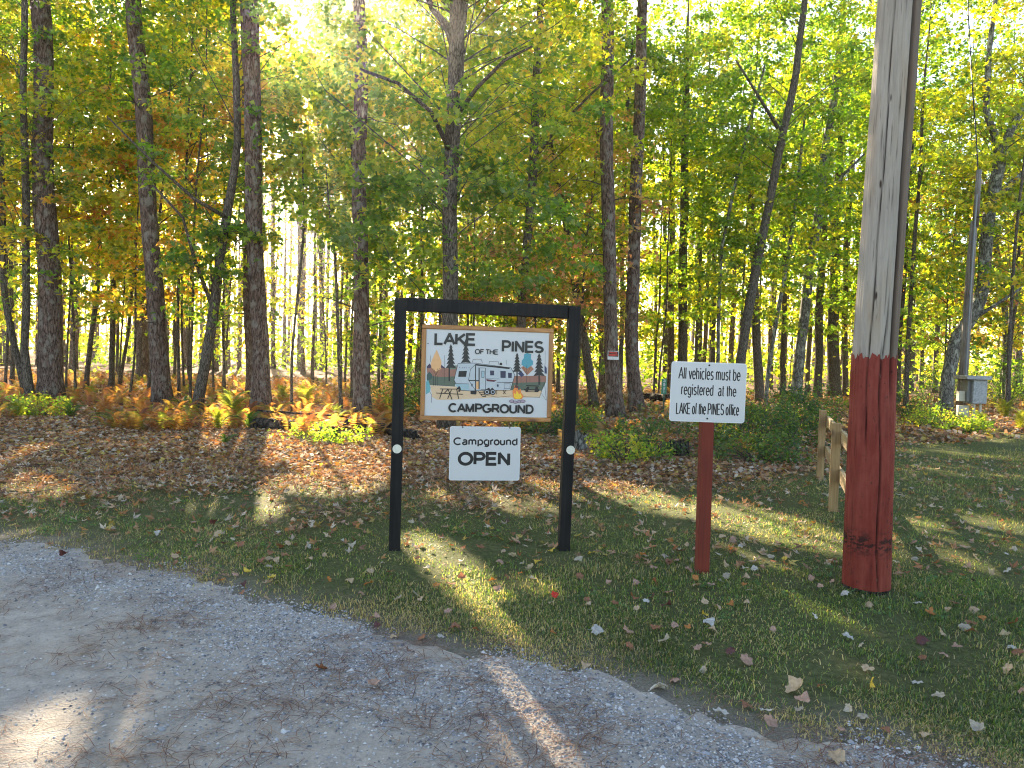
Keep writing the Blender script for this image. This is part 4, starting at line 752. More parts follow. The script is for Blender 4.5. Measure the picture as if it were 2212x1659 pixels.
FR = Face(o, e, z, nr); RW = (np.linalg.norm(TR-TL)+np.linalg.norm(BR-BL))/2; RH = (np.linalg.norm(TL-BL)+np.linalg.norm(TR-BR))/2
mb = MB(); slab(FR, rounded(RW, RH, .022), .003, M['rim'], mb, -.0015); mb.build('plate', rs_, Bs); mb = MB(); slab(FR, rounded(RW-.014, RH-.014, .016), .0003, M['white'], mb, .0018); mb.build('face', rs_, Bs)
def R3(x, y):                                          # crop coordinates to the plate
    v0 = (y-(100+(x-125)*.041))/(428-(x-125)*.004); return ((x-390+(y-320)*.02)/536*RW, (.5-v0)*RH)
def rtext(t, x0, x1, yb, yb1, cap, wt, gap=0): FR.reset(); FR.lift = .0024; a, b_ = R3(x0, yb), R3(x1, yb1); FR.text(t, a[0], b_[0], a[1], cap/428*RH, wt/428*RH, M['ink'], (b_[1]-a[1])/(b_[0]-a[0]), gap); FR.done('lettering', rs_, Bs)
rtext('All vehicles must be', 174, 618, 228, 247, 88, 8.2, .03); rtext('registered  at the', 195, 592, 341, 359, 82, 8.2, .03); rtext('LAKE of the PINES office', 162, 614, 478, 493, 84, 8.2, .05)
for x, y in ((393, 132), (388, 512)):
    a, b_ = R3(x, y); q = MB(); q.disc(FR.w(a, b_, .002), nr, ez, .007, .003, M['iron'], 10); q.build('screw', rs_, Bs)

# ------------------------------------------------------------------ utility pole, painted red at the bottom
def pole():
    b = gp(1871, 1274); Y = b[1]; root = empty('utility_pole', b, 'huge weathered grey utility pole with dark red painted bottom, nearest object on the right', 'utility pole')
    C = [(-.3, yp(1870.5, 1290, Y)), (0, b), (0, yp(1889, 780, Y)), (0, yp(1943, 0, Y))]; C = [c for _, c in C]; C[0][2] = -.2; top = C[-1]+(C[-1]-C[-2])/((C[-1]-C[-2])[2])*5.5; C.append(top); zc = [c[2] for c in C]
    R = [95/2*Y/F, 94/2*Y/F, 87/2*Y/F, 84/2*Y/F*.98, .115]; zp = yp(1889, 776, Y)[2]
    def part(z0, z1, nz, extra, mat, name, ragged=0, seg=120):
        th = np.linspace(0, 2*math.pi, seg, endpoint=False); zz = np.linspace(z0, z1, nz); T_, Z = np.meshgrid(th, zz)
        if ragged: k = np.clip((Z-(z1-.12))/.12, 0, 1); Z = Z+k*(.014*np.sin(T_*9+1)+.012*np.sin(T_*23)+.008*np.sin(T_*41+2)-.01)
        if name == 'bare_shaft': pass
        r = np.interp(Z, zc, R)+extra; cx = np.interp(Z, zc, [c[0] for c in C]); cy_ = np.interp(Z, zc, [c[1] for c in C])
        n_ = .0016*np.sin(T_*29+2*np.sin(Z*1.1))+.0011*np.sin(T_*53+np.sin(Z*2.3)*1.5)+.0022*np.sin(T_*7+Z*.8)+.003*np.sin(T_*3+Z*.4); r = r+n_; crk = np.zeros_like(T_); brn = np.clip((np.angle(np.exp(1j*(T_-R_(-115.6+46)-.05*np.sin(Z*1.7+46)*.5)))+.02)/.04, 0, 1)*(T_ > 0)*(np.cos(T_-R_(-40)) > .2)*np.clip((Z-1.2)/.5, 0, 1)
        for t0, w, dp, za, zb, wob in ((-115.6+46, .06, .035, 1.3, 9.5, .05), (-115.6-14, .018, .018, .9, 9, .10), (-115.6-22, .007, .010, 2.2, 7, .06), (-115.6+17, .007, .010, 1.2, 5, .08), (-115.6+24, .022, .020, -.1, 2.1, .22), (-115.6-45, .008, .01, 0, 6, .07), (-115.6+8, .005, .006, 0, 1.6, .05)):
            tc = R_(t0)+wob*np.sin(Z*1.7+t0)*.5+wob*.3*np.sin(Z*6+t0); dd = np.angle(np.exp(1j*(T_-tc))); k = np.clip((Z-za)/.2, 0, 1)*np.clip((zb-Z)/.3, 0, 1); e_ = k*np.exp(-(dd/w/1.4)**2); r = r-dp*e_; crk = np.maximum(crk, e_*min(1, dp/.018))
        for t0, kz, s_ in ((-115.6-30, 3.05, .05), (-115.6-33, 2.68, .04), (-115.6-5, 1.9, .03), (-115.6-25, 1.78, .045)):
            dd = np.angle(np.exp(1j*(T_-R_(t0))))*.14; q = (dd**2+((Z-kz)*.7)**2)/s_**2; r = r+.006*np.exp(-q)-.008*np.exp(-q*14)
        V = np.stack([cx+r*np.cos(T_), cy_+r*np.sin(T_), Z], 2).reshape(-1, 3); i = (np.arange(nz-1)[:, None]*seg+np.arange(seg)[None, :]); j = (np.arange(nz-1)[:, None]*seg+(np.arange(seg)+1)[None, :] % seg)
        Fq = np.stack([i, j, j+seg, i+seg], 2).reshape(-1, 4); link(bpy.data.objects.new(name, npmesh(name, V-b, Fq, np.stack([crk, brn, 0*crk], 2).reshape(-1, 3), [mat], True)), root)
    m, nt, bs, L = NT('weathered_pole_wood'); f = noise(nt, mapped(nt, (34, 34, 1.6)), 1, 8, .72, .6); g = noise(nt, mapped(nt, (3.5, 3.5, .5)), 2, 4); h = noise(nt, mapped(nt, (90, 90, 2.2)), 1, 4, .6)
    c = mixc(nt, .55, ramp(nt, f, [(.28, (.10, .085, .07)), (.48, (.27, .235, .195)), (.7, (.40, .365, .32))]), ramp(nt, g, [(.35, (.22, .20, .175)), (.52, (.33, .30, .26)), (.70, (.30, .22, .145))]))
    c = mixc(nt, ramp(nt, h, [(.62, (0, 0, 0)), (.70, (.8, .8, .8))]), c, (.05, .04, .033))
    vo = nt.nodes.new('ShaderNodeTexVoronoi'); vo.inputs['Scale'].default_value = 1; L.new(mapped(nt, (9, 9, 2.4)), vo.inputs['Vector']); c = mixc(nt, ramp(nt, vo.outputs['Distance'], [(.04, (1, 1, 1)), (.09, (0, 0, 0))]), c, (.04, .025, .018))
    a = nt.nodes.new('ShaderNodeAttribute'); a.attribute_name = 'col'; s3 = nt.nodes.new('ShaderNodeSeparateColor'); L.new(a.outputs['Color'], s3.inputs[0])
    bw = nt.nodes.new('ShaderNodeMath'); bw.operation = 'MULTIPLY'; L.new(s3.outputs[1], bw.inputs[0]); bw.inputs[1].default_value = .75; c = mixc(nt, bw.outputs[0], c, (.10, .062, .042)); c = mixc(nt, s3.outputs[0], c, (.012, .009, .008))
    L.new(c, bs.inputs['Base Color']); bs.inputs['Roughness'].default_value = .85; bs.inputs['Specular IOR Level'].default_value = .2; bump(nt, bs, mixc(nt, .5, f, h), 1, .006)
    part(.02, 9.0, 150, 0, m, 'bare_shaft'); part(.035, zp+.03, 110, .0035, M['redpaint'], 'painted_base', 1); part(-.15, .05, 8, .001, M['dead'], 'tarred_foot')
pole()

# ------------------------------------------------------------------ wooden fence behind the pole
FP = [gp(1771, 1034), gp(1798, 1104)]; dv = FP[1]-FP[0]; FP.append(FP[1]+dv*.98); fd = dv/np.linalg.norm(dv); fs = np.array([-fd[1], fd[0], 0]); fs *= np.sign(fs[0])
fence = empty('wooden_fence', FP[0], 'short honey brown two rail wooden fence running behind the big pole', 'fence')
for k, p in enumerate(FP):
    mb = MB(); mb.box(p+np.array([.004*k, 0, .40]), fs*.0455, fd*.0455, ez*.545, M['fence'], .006); o = mb.build('fence_post', fence, FP[0])
    if k == 1: q = MB(); q.disc(p-fs*.0+np.array([0, 0, 0])+ez*.50-np.array([0, 1, 0])*.046+np.array([-.0, -.0, 0]), -np.array([0, 1., 0]), ez, .014, .004, M['fence'], 12); q.build('knot', o, None)
for k in range(2):
    for zc_ in (.80, .39):
        p, q_ = FP[k]+fs*.066+ez*zc_, FP[k+1]+fs*.066+ez*(zc_-.01); c = (p+q_)/2; h = (q_-p)/2; mb = MB(); mb.box(c, h*1.0-fd*.003+fd*0, fs*.019, ez*.068, M['rail'], .004); mb.build('rail', fence, FP[0])

# ------------------------------------------------------------------ meter pole with its boxes
YM = 20.0; mp = [yp(2072, 921, YM), yp(2083, 780, YM), yp(2097, 560, YM), yp(2104.5, 478, YM)]; mp[0][2] = -.1
mroot = empty('meter_pole', mp[0], 'leaning old split wooden pole with grey conduit carrying the electric meter', 'pole')
mb = MB(); mb.tube(mp, [.125, .115, .10, .085], M['oldpole'], 14, jit=.06, seed=3); mb.build('lower_shaft', mroot, mp[0], smooth=True)
t0 = yp(2107, 490, YM-.05); t1 = yp(2115, 367, YM-.05); mb = MB(); mb.tube([t0, t1], [.075, .06], M['oldpole'], 12, jit=.08, seed=4); mb.build('upper_shaft', mroot, mp[0], smooth=True)
mb = MB(); a_ = yp(2106, 470, YM-.1); mb.tube([a_, a_+np.array([.22, -.05, .03])], [.03, .015], M['dead'], 6); mb.build('broken_stub', mroot, mp[0])
mb = MB(); mb.tube([yp(2084, 848, YM-.16), yp(2092, 700, YM-.16), yp(2102, 540, YM-.14), yp(2110, 420, YM-.14)], .026, M['conduit'], 8); mb.tube([yp(2079, 850, YM-.15), yp(2086, 730, YM-.15)], .03, M['oldpole'], 8); mb.build('conduit', mroot, mp[0])
def pbox(x0, y0, x1, y1, Y, dep, m, name, parent, base, bev=.01):
    a, b_, c_, d_ = yp(x0, y0, Y), yp(x1, y0, Y), yp(x1, y1, Y), yp(x0, y1, Y); o = (a+b_+c_+d_)/4; hx = abs(((b_+c_)-(a+d_))[0])/4; hz = abs(((a+b_)-(c_+d_))[2])/4
    mb = MB(); mb.box(o+np.array([0, dep/2, 0]), (hx, 0, 0), (0, dep/2, 0), (0, 0, hz), m, bev); return mb.build(name, parent, base), o, hx, hz
mbx, o, hx, hz = pbox(2072, 845, 2096, 867, YM-.30, .14, M['cream'], 'meter_box', mroot, mp[0])
q = MB(); c = yp(2089, 854.5, YM-.30); q.tube([c, c-np.array([0, .05, 0])], .10, M['galv'], 20); q.build('meter_ring', mbx); q = MB(); q.tube([c-np.array([0, .05, 0]), c-np.array([0, .12, 0]), c-np.array([0, .14, 0])], [.085, .08, .05], M['glass'], 20); q.build('meter_dial', mbx)
lbx, o, hx, hz = pbox(2070.5, 876, 2094, 900, YM-.30, .12, M['cream'], 'switch_box', mroot, mp[0]); q = MB(); q.box(o+np.array([0, -.008, 0]), (hx*.86, 0, 0), (0, .006, 0), (0, 0, hz*.88), M['cream'], .003); q.build('cover', lbx)
for (x, y, z_) in ((2104, 905, 0),):
    q = MB(); q.tube([yp(2090, 899, YM-.24), yp(2098, 906, YM-.24), yp(2112, 912, YM-.28)], .012, M['iron'], 5); q.build('lower_cable', mroot, mp[0])
groot = empty('electric_cabinet', yp(2110, 922, YM-.5)*np.array([1, 1, 0]), 'grey galvanised electric cabinet with sloping cap on two pale legs', 'cabinet'); gb = np.array(groot.location)
cab, o, hx, hz = pbox(2101, 820, 2132.5, 873, YM-.5, .42, M['galv'], 'housing', groot, gb); q = MB(); q.box(o+np.array([0, -.008, -.005]), (hx*.94, 0, 0), (0, .008, 0), (0, 0, hz*.95), M['galv'], .004); dr = q.build('door', groot, gb)
q = MB(); c = yp(2126, 848, YM-.53); q.box(c, (.03, 0, 0), (0, .02, 0), (0, 0, .06), M['iron'], .005); q.build('latch', dr)
pbox(2089, 812, 2144, 820.5, YM-.62, .62, M['galv'], 'cap', groot, gb); pbox(2090, 820.5, 2100.7, 868, YM-.40, .34, M['conduit'], 'side_duct', groot, gb)
for x, y in ((2104, 925), (2118, 921)):
    a_ = yp(x, 872, YM-.4); q = MB(); q.tube([np.array([a_[0], a_[1], -.1]), a_], .035, M['cream'], 8); q.build('leg', groot, gb)
q = MB(); pts = [yp(2113, 372, YM-.05)]+[yp(x, y, YM+d_) for x, y, d_ in ((2109, 300, .5), (2100, 180, 1.2), (2093, 60, 2.2), (2088, -80, 3.5), (2086, -260, 5))]
q.tube(pts, .016, M['iron'], 6); cab_ = q.build('service_cable'); cab_['label'] = 'black twisted overhead cable dropping from the sky to the meter pole top'; cab_['category'] = 'cable'

# ------------------------------------------------------------------ number plate and notice in the wood
gr_ = gp(1437, 893); YG = gr_[1]; nr_ = empty('number_marker', gr_, 'narrow green house number plate 3521 on a slim green post in the woods', 'number plate')
q = MB(); a_ = yp(1434.5, 818, YG); q.box(np.array([a_[0]+.02, YG+.02, a_[2]/2-.05]), (.022, 0, 0), (0, .012, 0), (0, 0, a_[2]/2+.05), M['post_green']); q.build('post', nr_, gr_)
c = (yp(1429, 818, YG)+yp(1440, 851.5, YG))/2; FG = Face(c, (1, 0, 0), (0, 0, 1), (0, -1, 0)); q = MB(); slab(FG, rounded(.155, .46, .012), .003, M['greensign'], q); q.build('plate', nr_, gr_)
FG.reset(); FG.lift = .004
for k, ch in enumerate('3521'): FG.text(ch, -.035 if ch != '1' else -.02, .038 if ch != '1' else .015, .125-k*.107, .082, .017, M['rim'])
FG.done('number', nr_, gr_)
yn = gp(1328, 905)[1]-.27; c = (yp(1313, 758, yn)+yp(1336.5, 777, yn))/2; nt_ = empty('tree_notice', c, 'small red and white private property notice nailed to the grey pine trunk', 'notice')
FN = Face(c, (1, 0, 0), (0, 0, 1), (0, -1, 0)); q = MB(); slab(FN, rounded(.285, .225, .004), .002, M['rim'], q); q.build('plate', nt_, c)
FN.reset(); FN.lift = .0028; FN.poly([(-.13, -.035), (.13, -.035), (.13, .10), (-.13, .10)], M['ink']); red = ink('print_notice_red', .55, .03, .02); FN.text('PRIVATE', -.105, .105, .042, .048, .013, red); FN.text('PROPERTY', -.12, .12, -.022, .05, .013, red)
FN.line([(-.12, -.062), (.12, -.062)], .003, M['ink']); FN.line([(-.12, -.088), (.12, -.088)], .003, M['ink']); FN.done('lettering', nt_, c)
for x, z_ in ((0, .104), (0, -.106)): q = MB(); q.disc(FN.w(x, z_, .002), FN.n, ez, .005, .003, M['iron'], 8); q.build('nail', nt_, c)

# ------------------------------------------------------------------ grass, leaf litter, gravel chips, needles
def scatter(n, x0, x1, y0, y1, dens, seed, pw=1.0):
    """points kept with probability dens(x, y); more of them near the camera when pw > 1"""
    q = np.random.default_rng(seed); y = y0+(y1-y0)*q.random(n)**pw; xm = np.maximum(1.6, .80*y+.4); x = q.uniform(-1, 1, n)*xm; k = (q.random(n) < dens(x, y)); return x[k], y[k], q
def grass():
    x, y, q = scatter(760000, 0, 0, 2.35, 23.0, lambda x, y: np.clip((y-yedge(x)+.22*vnoise(x, y, 7, 21)+.1*vnoise(x, y, 19, 26))*3.0+.16, 0, 1)*(1-.88*litter(x, y))*np.clip(.6+.5*vnoise(x, y, 2.6, 22)+.4*vnoise(x, y, 9, 23), .08, 1), 31, 1.7)
    n = len(x); z = gz(x, y); a = q.uniform(0, 6.283, n); h = q.uniform(.012, .05, n)*(1+.25*vnoise(x, y, 2.0, 24))*np.clip(.6+.12*y*.5, .7, 1.15); w = q.uniform(.0011, .0026, n)*(1+.07*y); lean = q.uniform(.2, 1.7, n)
    c = np.stack([x, y, z-.004], 1); d = np.stack([np.cos(a), np.sin(a), 0*a], 1); s_ = np.stack([-np.sin(a), np.cos(a), 0*a], 1)
    m_ = c+d*(h*lean*.35)[:, None]; m_[:, 2] += h*.6; t = c+d*(h*lean)[:, None]; t[:, 2] += h*np.maximum(1.05-.5*lean, .25)
    V = np.stack([c-s_*w[:, None], c+s_*w[:, None], m_+s_*(w*.7)[:, None], m_-s_*(w*.7)[:, None], t], 1).reshape(-1, 3); i = (np.arange(n)*5)[:, None]
    pal = np.array([(.065, .125, .036), (.10, .17, .045), (.17, .23, .06), (.33, .28, .15), (.40, .34, .21)]); dry = np.clip(.26+.22*vnoise(x, y, 3.1, 25)+.5*np.exp(-((y-yedge(x))/.4)**2)+.4*litter(x, y), .05, .9)
    idx = np.where(q.random(n) < dry, q.integers(3, 5, n), q.integers(0, 3, n)); C = pal[idx]*q.uniform(.6, 1.3, (n, 1))*(1+.18*vnoise(x, y, 3.7, 27))[:, None]
    link(bpy.data.objects.new('grass', npmesh('grass', V, [i[y < 5.5]+np.array([[0, 1, 2, 3]]), i[y < 5.5]+np.array([[3, 2, 4]]), i[y >= 5.5]+np.array([[0, 1, 4]])], np.repeat(C, 5, 0), [M['grass']])), kind='stuff'); return n
def leafbits(name, x, y, q, size, lift, tilt, tmpl, pal):
    n = len(x); P = np.stack([x, y, gz(x, y)+lift*q.random(n)+.004], 1); N = q.normal(size=(n, 3))*tilt; N[:, 2] += 1
    X, Fc, C = leafcloud(P, N, q.uniform(.6, 1.25, n)*size, pal[q.integers(0, len(pal), n)]*q.uniform(.7, 1.25, (n, 1)), tmpl); link(bpy.data.objects.new(name, npmesh(name, X, Fc, C, [M['litter']])), kind='stuff')
LP = np.array([(.33, .18, .085), (.24, .12, .06), (.40, .26, .15), (.34, .14, .06), (.42, .33, .24), (.16, .08, .045), (.34, .20, .12), (.46, .38, .30), (.36, .17, .05), (.40, .30, .08)])
ng = grass()
T_FLAT = (np.array([(0, -.45, 0), (.42, .05, .12), (0, .5, .05), (-.42, .05, .12)]), np.array([(0, 1, 2, 3)]))
T_CURL = T_STAR
x, y, q = scatter(125000, 0, 0, 6.0, 16.0, lambda x, y: litter(x, y)**1.3*np.clip(.8+.3*vnoise(x, y, 3, 41), 0, 1), 42, .9); k = y < 9.5
leafbits('near_leaf_litter', x[k], y[k], q, .072, .035, .45, T_CURL, LP); leafbits('leaf_litter', x[~k], y[~k], q, .078, .035, .5, T_FLAT, LP)
x, y, q = scatter(50000, 0, 0, 15.5, 40.0, lambda x, y: litter(x, y)*.9, 43, 1.3); leafbits('far_leaf_litter', x, y, q, .15, .07, .5, T_FLAT, LP)
x, y, q = scatter(5200, 0, 0, 5.4, 13.0, lambda x, y: np.clip(y-yedge(x), 0, 1)*(1-litter(x, y))*.85, 44, .8); leafbits('scattered_lawn_leaves', x, y, q, .075, .03, .5, T_CURL, LP)
def chips():
    ico = np.array([(1, 0, 0), (-.8, .6, 0), (-.7, -.75, 0), (.2, .95, .1), (.25, -.9, .1), (0, .1, .75)]); tf = np.array([(0, 3, 5), (3, 1, 5), (1, 2, 5), (2, 4, 5), (4, 0, 5)])
    de = lambda x, y: np.clip(np.exp(-((yedge(x)-.22-y)/.42)**2)*1.3+.08+.22*vnoise(x, y, 1.3, 51), 0, 1)*np.clip((yedge(x)+.16+.2*vnoise(x, y, 6, 52)-y)*3+.06, 0, 1)
    x, y, q = scatter(210000, 0, 0, 1.9, 6.2, de, 53, 1.5); n = len(x); s_ = q.uniform(.0020, .0060, n)*(1+.10*y)*np.where(q.random(n) < .025, q.uniform(1.5, 2.6, n), 1); a = q.uniform(0, 6.283, n); ca, sa = np.cos(a), np.sin(a)
    T_ = ico[None]*q.uniform(.6, 1.3, (n, 6, 1)); X = np.stack([T_[:, :, 0]*ca[:, None]-T_[:, :, 1]*sa[:, None], T_[:, :, 0]*sa[:, None]+T_[:, :, 1]*ca[:, None], T_[:, :, 2]], 2)*s_[:, None, None]+np.stack([x, y, gz(x, y)+.005], 1)[:, None, :]
    pal = np.array([(.33, .335, .345), (.25, .26, .28), (.42, .42, .42), (.28, .26, .24), (.52, .51, .50), (.12, .125, .14), (.36, .32, .28)]); C = np.repeat(pal[q.integers(0, len(pal), n)]*q.uniform(.8, 1.2, (n, 1)), 6, 0)
    link(bpy.data.objects.new('gravel_chips', npmesh('gravel_chips', X.reshape(-1, 3), (tf[None]+(np.arange(n)*6)[:, None, None]).reshape(-1, 3), C, [M['needle']])), kind='stuff')
chips()
x, y, q = scatter(9000, 0, 0, 6.5, 20, lambda x, y: litter(x, y)*.25, 47); x, y = x[:700], y[:700]; tw = MB()
for a, b in zip(x, y):
    g = q.uniform(0, 6.28); l = q.uniform(.08, .5); z = float(gz(a, b))+.03; p0 = np.array([a, b, z+q.uniform(0, .03)]); p2 = p0+np.array([math.cos(g)*l, math.sin(g)*l, q.uniform(-.02, .08)]); tw.tube([p0, (p0+p2)/2+q.normal(0, .02, 3), p2], [.006, .005, .002], M['twig'], 3, False)
tw.build('fallen_twigs', kind='stuff')
C = []; q = np.random.default_rng(48)
while len(C) < 150:
    b = q.uniform(2.9, 9); a = q.uniform(-.7, .8)*b
    if b > yedge(a)+.1 and vnoise(np.array([a]), np.array([b]), 1.7, 49)[0] > .1: C.append((a, b, float(gz(a, b))+.02))
C = np.array(C); Pw, Nw, iw = sprays(C, q.uniform(.03, .11, len(C)), 26, .3, 0); Pw[:, 2] = np.abs(Pw[:, 2]); X, Fc, Cc = leafcloud(Pw, Nw+[0, 0, .8], q.uniform(.012, .028, len(Pw)), np.array([(.06, .14, .04), (.09, .18, .05)])[q.integers(0, 2, len(Pw))], T_FAR)
link(bpy.data.objects.new('lawn_weeds', npmesh('lawn_weeds', X, Fc, Cc, [M['grass']])), kind='stuff')
def needles():
    x, y, q = scatter(36000, 0, 0, 1.9, 7.2, lambda x, y: np.clip(.35+.75*vnoise(x, y, 3.3, 61)+.35*vnoise(x, y, 9, 62), .04, 1)*np.clip((yedge(x)+.5-y)*3, 0, 1), 63, 1.2); n = len(x); a = q.normal(.15, .7, n)+np.where(q.random(n) < .3, 1.3, 0); l = q.uniform(.025, .07, n); w = q.uniform(.0006, .0013, n)*(1+.12*y); b = q.uniform(-.3, .3, n)
    c = np.stack([x, y, gz(x, y)+.008+.006*q.random(n)], 1); d = np.stack([np.cos(a), np.sin(a), 0*a], 1); s_ = np.stack([-np.sin(a), np.cos(a), 0*a], 1); e0 = c-d*l[:, None]; e1 = c+d*l[:, None]; m_ = c+s_*(b*l)[:, None]; m_[:, 2] += .004; W_ = (s_*w[:, None])
    V = np.stack([e0-W_, e0+W_, m_+W_, m_-W_, e1+W_, e1-W_], 1).reshape(-1, 3); i = (np.arange(n)*6)[:, None]; pal = np.array([(.17, .08, .055), (.22, .12, .08), (.11, .06, .05), (.30, .20, .13)])
    link(bpy.data.objects.new('pine_needles', npmesh('pine_needles', V, [i+np.array([[0, 1, 2, 3]]), i+np.array([[3, 2, 4, 5]])], np.repeat(pal[q.integers(0, 4, n)], 6, 0), [M['needle']])), kind='stuff')
needles()

# ------------------------------------------------------------------ single fallen leaves
def leaf_meshes():
    out = []; q = np.random.default_rng(71)
    lob = [(0, -.16), (.12, -.28), (.30, -.28), (.34, -.12), (.50, -.02), (.56, .14), (.44, .24), (.42, .40), (.29, .42), (.22, .50), (.14, .60), (0, .72), (-.14, .60), (-.22, .50), (-.29, .42), (-.42, .40), (-.44, .24), (-.56, .14), (-.50, -.02), (-.34, -.12), (-.30, -.28), (-.12, -.28)]
    for k in range(6):
        kx, ky, ph, am = q.uniform(-.8, 1.8), q.uniform(-.8, 1.3), q.uniform(0, 6), q.uniform(.08, .22); V = []
        for (x, y) in [(0, .1)]+lob+[(x*.5, .05+y*.5) for x, y in lob]:
            V.append((x, y, kx*x*x+ky*(y-.1)**2+am*math.sin(5*math.atan2(y, x)+ph)*math.hypot(x, y)))
        n = len(lob); F_ = [(0, 1+n+i, 1+n+(i+1) % n) for i in range(n)]+[(1+n+i, 1+i, 1+(i+1) % n, 1+n+(i+1) % n) for i in range(n)]; a = len(V); V += [(-.012, -.08, .01), (.012, -.08, .01), (.03, -.62, .05), (.012, -.62, .05)]; F_.append((a, a+1, a+2, a+3))
        me = bpy.data.meshes.new('fallen_leaf'); me.from_pydata([tuple(c*.075 for c in v) for v in V], [], F_); me.materials.append(M['fallen']); me.polygons.foreach_set('use_smooth', [True]*len(F_)); out.append(me)
    return out
LM6 = leaf_meshes()
KIND = [('pale cream', (.42, .37, .29), 'pale side up'), ('light tan', (.46, .34, .22), 'curled at its edges'), ('russet brown', (.28, .12, .06), 'dry and curled'), ('dusty pink', (.40, .25, .19), 'lying flat'), ('silvery white', (.46, .45, .43), 'pale side up'), ('orange', (.46, .18, .04), 'lying flat'), ('dark maroon', (.12, .04, .035), 'crumpled'), ('yellow', (.58, .42, .06), 'lying flat')]
def fallen(x, y, k, size, label, group=None, rot=None, tilt=.38):
    o = bpy.data.objects.new('fallen_leaf', LM6[int(rl.integers(0, 6))]); link(o, None, label, 'fallen leaf', group); o.location = (x, y, float(gz(x, y))+.018+.006*size); o.scale = (size,)*3
    o.rotation_euler = (rl.normal(0, tilt)+(math.pi if rl.random() < .35 else 0), rl.normal(0, tilt), rl.uniform(0, 6.28) if rot is None else rot); c = KIND[k][1]; s_ = rl.uniform(.85, 1.12); o.color = (c[0]*s_, c[1]*s_, c[2]*s_, 1)
rl = np.random.default_rng(77); done = []
for px, py, k, sz, lab in ((1196, 1289, None, 1.0, 'single bright red maple leaf on the grass between the black frame and red post'), (1427, 1488, 4, 1.75, 'large cream white maple leaf lying where the grass meets the gravel'), (1722, 1500, 1, 2.0, 'largest light tan maple leaf, spread flat on the grass below the big pole'),
        (2028, 1509, 0, 1.25, 'smooth white oval looking leaf near the right edge of the lawn'), (2185, 1352, 2, 1.5, 'big russet leaf on the grass near the right edge, above the white one'), (1523, 1338, 7, .9, 'only vivid yellow leaf on the grass, right of the red post'), (1540, 1372, 1, 1.2, 'tan leaf propped upright below the yellow leaf'),
        (1433, 1398, 4, 1.5, 'bluish white leaf above the large cream leaf'), (1505, 1410, 3, 1.0, 'pinkish leaf right of the bluish white one'), (1830, 1382, 4, 1.3, 'curled silvery leaf in the sunny streak under the pole'), (1868, 1447, 1, 1.3, 'torn tan leaf standing in the sunny streak'),
        (1880, 1480, 7, 1.2, 'yellow and brown folded leaf below the torn tan leaf'), (940, 1265, 5, 1.1, 'orange leaf at the left end of the leaf cluster under the frame'), (975, 1262, 2, 1.3, 'russet leaf in the cluster under the frame'), (862, 1295, 0, 1.1, 'pale leaf under the left black post cluster'), (620, 1180, 1, 1.2, 'wide tan leaf left of the frame near the gravel corner'),
        (1650, 1545, 4, 1.2, 'white leaf standing on edge at the gravel margin'), (1665, 1570, 3, 1.2, 'pinkish leaf beside the white one at the gravel margin'), (1810, 1652, 1, 1.4, 'tan leaf lying on the gravel at the bottom edge'), (140, 1200, 6, 1.3, 'dark maroon leaf on the grey gravel at left'), (2115, 1585, 0, 1.2, 'pale leaf among dry grass near the bottom right corner')):
    p = gp(px, py); fallen(p[0], p[1], k or 0, sz*.66, lab, None)
    if k is None: bpy.data.objects[-1] if 0 else None; COL.objects[-1].color = (.62, .035, .012, 1)
    done.append(p[:2])
ZN = [((-9, -2.2), 'on grass left of the frame'), ((-2.2, .45), 'on grass under the frame'), ((.45, 1.9), 'on grass between frame and pole'), ((1.9, 9), 'on grass by the big pole')]
n = 0; POOL = {}
while n < 279:
    y = rl.uniform(2.7, 6.6); x = rl.uniform(-.74, .74)*y
    if y < yedge(x)+.02 and rl.random() > .03: continue
    if any((x-a)**2+(y-b)**2 < .006 for a, b in done): continue
    if rl.random() > .55+.45*vnoise(np.array([x]), np.array([y]), 2.2, 72)[0]: continue
    k = int(rl.choice(8, p=[.15, .25, .20, .20, .06, .07, .05, .02])); z = next(t for (a, b), t in ZN if a <= x < b); row = 'nearest the gravel' if y-yedge(x) < 1.0 else 'back from the gravel'
    if y < yedge(x): z, row = 'on the bare gravel road', 'beyond the grass'
    row = {'nearest the gravel': 'near the gravel', 'back from the gravel': 'farther back', 'beyond the grass': ''}[row]
    fallen(x, y, k, rl.uniform(.5, .98), 'x', 'fallen leaves on the lawn'); POOL.setdefault((KIND[k][0], z, row), []).append(COL.objects[-1]); done.append((x, y)); n += 1
NUM = ORD+'sixteenth seventeenth eighteenth nineteenth twentieth twenty-first twenty-second twenty-third twenty-fourth twenty-fifth twenty-sixth twenty-seventh twenty-eighth twenty-ninth thirtieth'.split()
for (kd, z, row), os_ in POOL.items():                 # told apart by their order from the left
    os_.sort(key=lambda o: proj(np.array([list(o.location)]))[0][0])
    for i, o in enumerate(os_):
        o['label'] = (f"only {kd} leaf {z}, {row}" if len(os_) == 1 else f"{NUM[min(i, 29)]} {kd} leaf from the left {z}, {row}").rstrip(', ')

